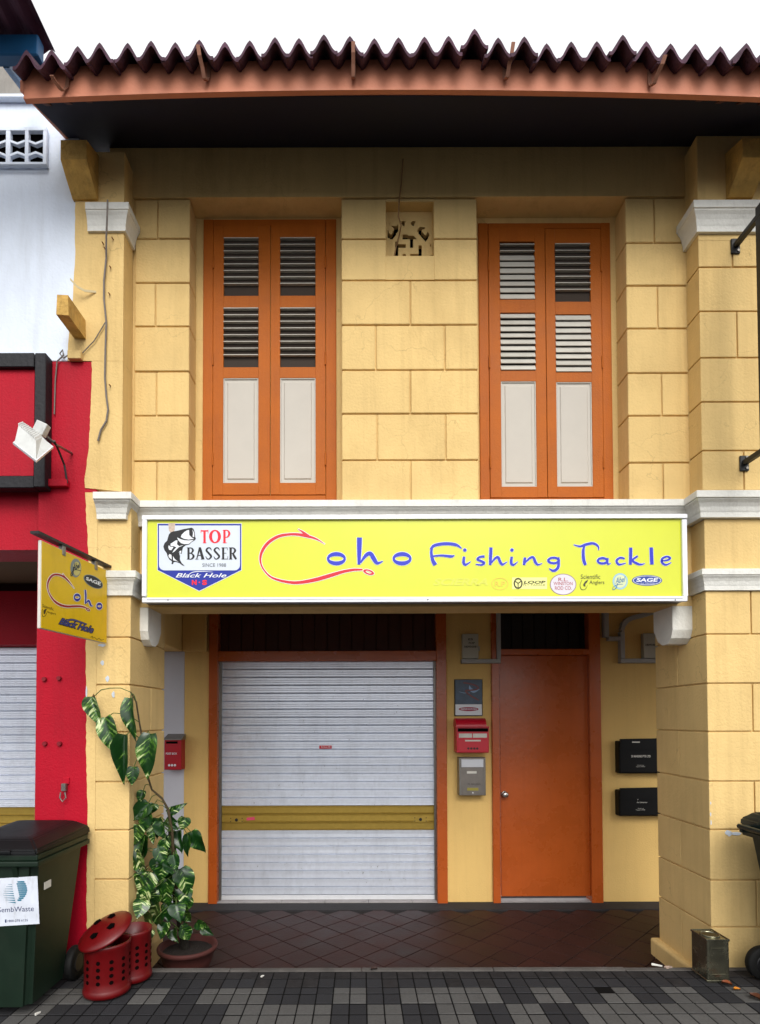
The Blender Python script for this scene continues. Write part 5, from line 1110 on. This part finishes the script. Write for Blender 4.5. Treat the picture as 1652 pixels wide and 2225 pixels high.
# ------------------------------------------------------------------ red perforated burner tins
BR = mat('burner_red_enamel', (96, 2, 6), 0.38, var=0.14, vscale=16, dirt=0.4, dscale=14, dcol=(50, 8, 8), spec=0.5)
def burner(label, loc, r, h, lid, rz=0):
    t = thing('burner_bin', loc, label, 'metal bin', 'red perforated burner bins', local=True)
    m = MB(); m.lathe([(0, 0.012), (r * 0.98, 0.012), (r * 1.04, 0.014), (r * 1.06, 0.03), (r * 1.02, 0.045), (r * 1.0, 0.05), (r * 1.0, 0.075), (r * 0.99, 0.08), (r, 0.09), (r, h - 0.03), (r * 1.03, h - 0.025), (r * 1.04, h - 0.01), (r * 1.03, h), (r * 0.98, h), (r * 0.97, 0.1)], 48); m.build('drum', BR, t, True)
    for k in range(11):
        a = 2 * math.pi * k / 11 - math.pi / 2 + 0.02
        for j in range(4):
            z = h * 0.34 + j * h * 0.125
            m = MB(); M_ = Matrix.Rotation(a, 4, 'Z') @ Matrix.Translation((r + 0.0006, 0, z)) @ Matrix.Rotation(R(90), 4, 'Y')
            m.lathe([(0, 0), (0.0105, 0), (0.0105, -0.002)], 9, M_); m.build('vent_hole', DRK, t)
    if lid:
        Ml = Matrix.Translation((-0.01, -0.012, h + 0.055)) @ Matrix.Rotation(R(-20), 4, 'Y') @ Matrix.Rotation(R(20), 4, 'X') @ Matrix.Scale(1.08, 4)
        m = MB(); m.lathe([(0, 0.03), (r * 0.5, 0.026), (r * 0.9, 0.012), (r * 1.14, 0.0), (r * 1.18, -0.008), (r * 1.16, -0.014), (r * 1.08, -0.008), (0, 0.02)], 48, Ml); l = m.build('lid', BR, t, True)
        for q in (-110, -30, 60, 130):
            m = MB(); c = Vector((r * 0.55 * math.cos(R(q)), r * 0.55 * math.sin(R(q)), 0.0275)); hh = 0.02
            pg = [c + Vector((hh * math.cos(R(q + a)), hh * math.sin(R(q + a)), -0.004 if a else -0.006)) for a in (0, 60, 130, 230, 300)]
            m.prism([Ml @ p for p in pg], Ml.to_3x3() @ Vector((0, 0, 0.006))); m.build('lid_hole', DRK, l)
    return t
burner('red perforated metal burner bin with tilted lid beside the green bin', (-1.335, 3.02, 0), 0.112, 0.275, True)
burner('lidless red perforated burner bin tucked behind the lidded one', (-1.262, 3.175, 0), 0.095, 0.28, False)

# ------------------------------------------------------------------ square oil tin
tn = thing('oil_tin', (1.93, 3.19, 0), 'empty square metal oil tin with round opening in front of right pier', 'tin', local=True)
TIN = mat('tarnished_tin', (150, 148, 128), 0.25, 0.95, var=0.25, vscale=18, dirt=0.45, dscale=14, dcol=(52, 44, 26))
hw, hd, hh = 0.06, 0.075, 0.232
m = MB(); m.box(-hw, hw, -hd, hd, 0.004, hh - 0.004, 0.008, 3); m.build('body', TIN, tn)
for z in (0.0, hh - 0.012):
    for (a, b, c, d) in ((-hw - 0.003, hw + 0.003, -hd - 0.003, -hd + 0.003), (-hw - 0.003, hw + 0.003, hd - 0.003, hd + 0.003), (-hw - 0.003, -hw + 0.003, -hd + 0.003, hd - 0.003), (hw - 0.003, hw + 0.003, -hd + 0.003, hd - 0.003)):
        m = MB(); m.box(a, b, c, d, z, z + 0.012, 0.002); m.build('seam', TIN, tn)
for (a, b, c, d) in ((-0.04, 0.04, 0.18, 0.185), (-0.04, 0.04, 0.04, 0.045), (-0.04, -0.036, 0.045, 0.18), (0.036, 0.04, 0.045, 0.18)):
    m = MB(); m.box(a, b, -hd - 0.002, -hd + 0.002, c, d, 0.001); m.build('pressed_bead', TIN, tn)
m = MB(); m.lathe([(0.048, hh - 0.0035), (0.05, hh + 0.002), (0.047, hh + 0.003), (0.043, hh - 0.001), (0.042, hh - 0.0036)], 32); m.build('opening_rim', TIN, tn, True)
m = MB(); m.lathe([(0, hh - 0.0030), (0.0425, hh - 0.0030), (0.0425, hh - 0.0036)], 32); m.build('opening', mat('rusty_tin_inside', (70, 56, 26), 0.6, var=0.4, vscale=40), tn)

# ------------------------------------------------------------------ climbing variegated plant
pt = thing('potted_plant', (P(408, 2080, 3.62).x, 3.62, ZFL), 'variegated climbing pothos in a clay pot beside the left pier', 'plant')
pc = Vector((P(408, 2080, 3.62).x, 3.62, ZFL))
m = MB(); M_ = Matrix.Translation(pc)
m.lathe([(0, 0.004), (0.11, 0.004), (0.12, 0.01), (0.155, 0.10), (0.170, 0.155), (0.182, 0.158), (0.186, 0.175), (0.180, 0.185), (0.168, 0.184), (0.160, 0.165), (0.15, 0.15)], 48, M_)
m.build('pot', mat('clay_pot', (70, 30, 25), 0.75, var=0.2, vscale=12, dirt=0.4, dscale=9, dcol=(60, 40, 34)), pt, True)
m = MB(); m.lathe([(0, 0.152), (0.158, 0.150), (0.158, 0.14)], 32, M_); m.build('soil', mat('soil', (28, 20, 16), 0.95, var=0.4, vscale=60, bump=0.8, bscale=80), pt)
def leafmat():
    m = bpy.data.materials.new('variegated_leaf'); m.use_nodes = True; t = m.node_tree; N = t.nodes; L = t.links; b = N['Principled BSDF']
    tc = N.new('ShaderNodeTexCoord'); oi = N.new('ShaderNodeObjectInfo')
    sep = N.new('ShaderNodeSeparateXYZ'); L.new(tc.outputs['Object'], sep.inputs[0])
    ab = N.new('ShaderNodeMath'); ab.operation = 'ABSOLUTE'; L.new(sep.outputs['X'], ab.inputs[0])
    # veins run forward and outward: coordinate along the vein vs across it
    ac = N.new('ShaderNodeMath'); ac.operation = 'MULTIPLY_ADD'; L.new(ab.outputs[0], ac.inputs[0]); ac.inputs[1].default_value = -0.75; L.new(sep.outputs['Y'], ac.inputs[2])
    m1 = N.new('ShaderNodeMath'); m1.operation = 'MULTIPLY'; L.new(ac.outputs[0], m1.inputs[0]); m1.inputs[1].default_value = 9.0
    m2 = N.new('ShaderNodeMath'); m2.operation = 'MULTIPLY'; L.new(sep.outputs['X'], m2.inputs[0]); m2.inputs[1].default_value = 2.2
    rn = N.new('ShaderNodeMath'); rn.operation = 'MULTIPLY'; L.new(oi.outputs['Random'], rn.inputs[0]); rn.inputs[1].default_value = 61.0
    cmb = N.new('ShaderNodeCombineXYZ'); L.new(m1.outputs[0], cmb.inputs[0]); L.new(m2.outputs[0], cmb.inputs[1]); L.new(rn.outputs[0], cmb.inputs[2])
    no = N.new('ShaderNodeTexNoise'); no.inputs['Scale'].default_value = 1.0; no.inputs['Detail'].default_value = 5; no.inputs['Roughness'].default_value = 0.6; L.new(cmb.outputs[0], no.inputs['Vector'])
    ad = N.new('ShaderNodeMath'); ad.operation = 'MULTIPLY_ADD'; L.new(oi.outputs['Random'], ad.inputs[0]); ad.inputs[1].default_value = 0.12; L.new(no.outputs['Fac'], ad.inputs[2])
    cr = N.new('ShaderNodeValToRGB'); L.new(ad.outputs[0], cr.inputs[0]); e = cr.color_ramp.elements
    e[0].position = 0.0; e[0].color = (*lin((7, 28, 10)), 1); e[1].position = 0.58; e[1].color = (*lin((18, 54, 16)), 1)
    x = e.new(0.66); x.color = (*lin((80, 122, 38)), 1); x = e.new(0.72); x.color = (*lin((196, 204, 150)), 1); x = e.new(0.9); x.color = (*lin((206, 210, 178)), 1)
    L.new(cr.outputs[0], b.inputs['Base Color']); b.inputs['Roughness'].default_value = 0.3; b.inputs['Specular IOR Level'].default_value = 0.5
    b.inputs['Subsurface Weight'].default_value = 0.0
    return m
LM = leafmat(); STM = mat('green_stem', (74, 96, 40), 0.6, var=0.2, vscale=20); STB_ = mat('brown_stem', (70, 58, 36), 0.8, var=0.3, vscale=20)
def leaf_mesh(fold, droop, wav, seed):
    rnd_ = random.Random(seed); m = MB(); n = 12; k = 4; g_ = []
    prof_ = [0.0, 0.60, 0.86, 0.98, 1.0, 0.97, 0.90, 0.80, 0.67, 0.51, 0.34, 0.17, 0.0]
    for i in range(n + 1):
        t = i / n; row = []
        for j in range(-k, k + 1):
            s = j / k; hw_ = prof_[i] * 0.36
            x = s * hw_; back = -0.07 * (abs(s) ** 1.5) * (1 - t) ** 3 * 2 if i > 0 else 0
            y = t + back
            z = abs(x) * fold - droop * t * t * 0.28 + wav * 0.03 * math.sin(9 * t + 3 * s + seed) * abs(s)
            row.append(m.bm.verts.new((x, y, z)))
        g_.append(row)
    for i in range(n):
        for j in range(2 * k): 
            try: m.bm.faces.new((g_[i][j], g_[i][j + 1], g_[i + 1][j + 1], g_[i + 1][j]))
            except ValueError: pass
    bmesh.ops.solidify(m.bm, geom=m.bm.faces[:], thickness=0.006) if False else None
    me = m.mesh('leaf', LM, True); return me
LMS = [leaf_mesh(0.35, 0.5, 1, 1), leaf_mesh(0.7, 0.3, 1, 2), leaf_mesh(0.15, 0.8, 1.4, 3), leaf_mesh(0.45, 1.1, 1.2, 4), leaf_mesh(0.9, 1.3, 1.6, 5), leaf_mesh(0.25, 1.6, 2.0, 6), leaf_mesh(0.6, -0.3, 1.8, 7)]
ql, ql2 = crop(250, 2300, 3.178), crop(0, 2700, 2.065)
main = [P(402, 2040, 3.60), P(388, 1960, 3.52), P(378, 1880, 3.46), P(374, 1810, 3.44), P(366, 1760, 3.42), P(352, 1735, 3.40), P(330, 1716, 3.38), P(322, 1690, 3.36), P(318, 1660, 3.33), P(312, 1620, 3.28), P(303, 1570, 3.265), P(296, 1525, 3.26), P(284, 1504, 3.255)]
MB().tube(main, [0.011, 0.010, 0.010, 0.009, 0.008, 0.007, 0.006, 0.006, 0.006, 0.006, 0.005, 0.005, 0.004], 8).build('stem', STB_, pt)
# mossy support the vine climbs on
MB().tube([pc + Vector((-0.02, 0.02, 0.14)), P(384, 1950, 3.60), P(374, 1840, 3.58), P(370, 1780, 3.57)], [0.026, 0.026, 0.024, 0.012], 10).build('moss_pole', mat('moss_pole', (26, 22, 14), 0.95, var=0.4, vscale=60, bump=0.9, bscale=90), pt)
def add_leaf(b, tipp, w, Yb, conv, mi=None, side=None, stem=True, Yt=None):
    B0 = P(*conv(*b), Yb); T0 = P(*conv(*tipp), Yt if Yt else Yb - 0.02)
    d = T0 - B0; Ln = d.length; y = d.normalized()
    face = Vector((random.uniform(-0.7, 0.7), -1, random.uniform(-0.1, 0.8)))
    z = (face - y * face.dot(y)).normalized(); x = y.cross(z)
    sx = conv(0, 0); sx2 = conv(w, 0); wm = (sx2[0] - sx[0]) * Yb / FPX / 0.72
    o = link('leaf', LMS[mi if mi is not None else random.randrange(7)], pt)
    Mx = Matrix(((x.x * wm, y.x * Ln, z.x * Ln, B0.x), (x.y * wm, y.y * Ln, z.y * Ln, B0.y), (x.z * wm, y.z * Ln, z.z * Ln, B0.z), (0, 0, 0, 1)))
    o.matrix_parent_inverse = Matrix.Translation(-pt.location); o.matrix_basis = Mx
    if stem:
        near = min(main, key=lambda q: (q - B0 + Vector((0, 0, 0.05))).length)
        midp = (near + B0) / 2 + Vector((0, -0.01, 0.035))
        pts = [near, (near * 2 + midp * 2) / 4 + Vector((0, 0, 0.012)), midp, (midp + B0) / 2 + Vector((0, 0, 0.014)), B0 + y * 0.01]
        MB().tube(pts, 0.0026, 6).build('petiole', STM, pt)
for b, t, w, mi in (((205, 285), (300, 620), 170, 1), ((350, 510), (475, 950), 215, 0), ((625, 300), (645, 780), 180, 0), ((572, 700), (545, 1250), 185, 1), ((845, 690), (785, 1200), 240, 0), ((660, 1050), (640, 1255), 140, 0)):
    add_leaf(b, t, w, 3.235, ql, mi)
for b, t, w in (((770, 1310), (715, 1450), 100), ((830, 1445), (650, 1640), 190), ((800, 1540), (765, 1770), 165), ((885, 1450), (850, 1565), 120), ((925, 1610), (905, 1840), 165), ((700, 1680), (640, 1930), 190), ((800, 1800), (690, 2125), 185),
                ((1030, 1555), (1210, 1475), 100), ((1040, 1590), (1110, 1665), 85), ((1010, 1640), (1140, 1730), 95), ((1225, 1600), (1185, 1745), 140), ((1150, 1745), (1205, 1995), 160), ((1290, 1755), (1400, 2005), 185), ((1262, 1790), (1225, 2040), 100), ((1055, 1800), (1000, 1975), 130), ((1060, 1950), (1030, 2210), 175), ((900, 1700), (870, 1900), 150), ((760, 1950), (740, 2180), 170), ((930, 2050), (900, 2225), 160)):
    px_ = ql(*b)[0]; add_leaf(b, t, w, 3.37 + max(0, px_ - 310) * 0.0016 + random.uniform(-0.01, 0.02), ql)
for b, t, w in (((960, 1640), (990, 1860), 150), ((1000, 1850), (960, 2060), 160), ((930, 1930), (1000, 2140), 150), ((1040, 2060), (1090, 2225), 150), ((980, 2130), (950, 2300), 150), ((1100, 2010), (1130, 2190), 130)):
    add_leaf(b, t, w, 3.36, ql, stem=True)
for b, t, w in (((1060, 600), (1000, 790), 150), ((1250, 565), (1185, 800), 190), ((1275, 580), (1365, 770), 150), ((1120, 715), (1085, 840), 130), ((1175, 765), (1190, 870), 130), ((1010, 345), (1000, 600), 140), ((965, 455), (1005, 645), 150), ((1245, 830), (1275, 950), 120), ((1325, 770), (1300, 890), 120), ((1000, 620), (945, 740), 110),
                ((1180, 440), (1200, 590), 130), ((1040, 720), (1000, 880), 140), ((1180, 650), (1150, 850), 150), ((1300, 690), (1310, 850), 130), ((1010, 800), (975, 930), 120), ((1110, 800), (1070, 940), 130), ((1210, 820), (1180, 960), 130), ((1300, 870), (1350, 960), 110), ((1130, 890), (1100, 1010), 110), ((1060, 890), (1025, 1010), 110),
                ((1340, 985), (1275, 1060), 100), ((1390, 960), (1470, 1000), 90), ((1290, 1000), (1345, 1085), 100), ((1180, 960), (1130, 1080), 100), ((1060, 1010), (1025, 1110), 90), ((1230, 1010), (1240, 1100), 90), ((1440, 1000), (1500, 1050), 70)):
    px_ = ql2(*b)[0]; py_ = ql2(*b)[1]
    yb = 3.36 + max(0, px_ - 305) * 0.0012 + random.uniform(-0.01, 0.13) * min(1, max(0.15, (px_ - 300) / 60))
    add_leaf(b, t, w, yb, ql2, stem=random.random() < 0.8, Yt=yb + random.uniform(-0.07, 0.03))
MB().tube([P(366, 1873, 3.42), P(374, 1868, 3.40), P(379, 1866, 3.42)], 0.004, 6).build('plant_tie', mat('blue_tie', (30, 150, 190), 0.5), pt)

# ------------------------------------------------------------------ litter
def dead_leaf(name, label, px_, py_, sz, rz, col):
    z0 = 0.006; d = ray(px_, py_); t_ = (z0 - CAMZ) / d.z; p = Vector((0, 0, CAMZ)) + d * t_
    m = MB(); g_ = []
    for i in range(7):
        f = i / 6; w_ = 0.38 * math.sin(math.pi * f) ** 0.8
        g_.append([m.bm.verts.new((s * w_ * sz, (f - 0.5) * sz, sz * (0.25 * abs(s) + 0.12 * math.sin(3 * f)))) for s in (-1, -0.5, 0, 0.5, 1)])
    for i in range(6):
        for j in range(4):
            m.bm.faces.new((g_[i][j], g_[i][j + 1], g_[i + 1][j + 1], g_[i + 1][j]))
    o = m.build(name, mat('dry_leaf_%d_%d' % (col[0], col[1]), col, 0.6, var=0.4, vscale=60), None, True); o.location = p; o.rotation_euler = (0, 0, rz)
    return tag(o, label, 'leaf', 'fallen leaves on the pavement')
dead_leaf('fallen_leaf', 'larger brown fallen leaf beside the oil tin', 1580, 2140, 0.05, 0.9, (120, 58, 24))
dead_leaf('fallen_leaf', 'orange yellow fallen leaf right of the oil tin', 1602, 2152, 0.035, 1.5, (196, 120, 20))
dead_leaf('fallen_leaf', 'dark brown fallen leaf at the right edge of the pavement', 1642, 2170, 0.06, 0.3, (84, 44, 22))
dead_leaf('fallen_leaf', 'shrivelled dark leaf on the pavement edge in front of the shutter', 813, 2108, 0.04, 1.9, (48, 30, 24))
def litter(label, cat, px_, py_, l, w_, h_, rz, m_, name):
    z0 = 0.004; d = ray(px_, py_); p = Vector((0, 0, CAMZ)) + d * ((z0 - CAMZ) / d.z)
    m = MB(); m.hexa([(-l / 2, -w_ / 2, 0), (l / 2, -w_ / 2, 0), (l / 2 * 0.9, w_ / 2, 0), (-l / 2, w_ / 2 * 0.8, 0), (-l / 2, -w_ / 2, h_), (l / 2, -w_ / 2, h_ * 1.4), (l / 2 * 0.9, w_ / 2, h_), (-l / 2, w_ / 2 * 0.8, h_ * 2)])
    o = m.build(name, m_, None); o.location = p; o.rotation_euler = (0, 0, rz); return tag(o, label, cat)
PAP = mat('litter_paper', (206, 204, 198), 0.8, var=0.1, vscale=60)
litter('thin white cigarette stub lying near the right pier foot', 'cigarette', 1428, 2099, 0.055, 0.006, 0.006, -0.35, PAP, 'cigarette_stub')
litter('crumpled white and brown paper scrap at the right pier foot', 'paper', 1452, 2103, 0.045, 0.02, 0.005, 0.4, mat('scrap_card', (170, 150, 138), 0.8, var=0.5, vscale=80), 'paper_scrap')
litter('small white paper scrap on the dark pavers left of centre', 'paper', 570, 2122, 0.022, 0.012, 0.003, 1.2, PAP, 'paper_scrap')
litter('tiny white butt on the pavers below the green bin', 'cigarette', 82, 2204, 0.03, 0.007, 0.006, 1.3, PAP, 'cigarette_stub')
litter('white cigarette stub lying on the lid of the red burner bin', 'cigarette', 222, 1994, 0.0, 0.0, 0.0, 0, PAP, 'cigarette_stub') if False else None
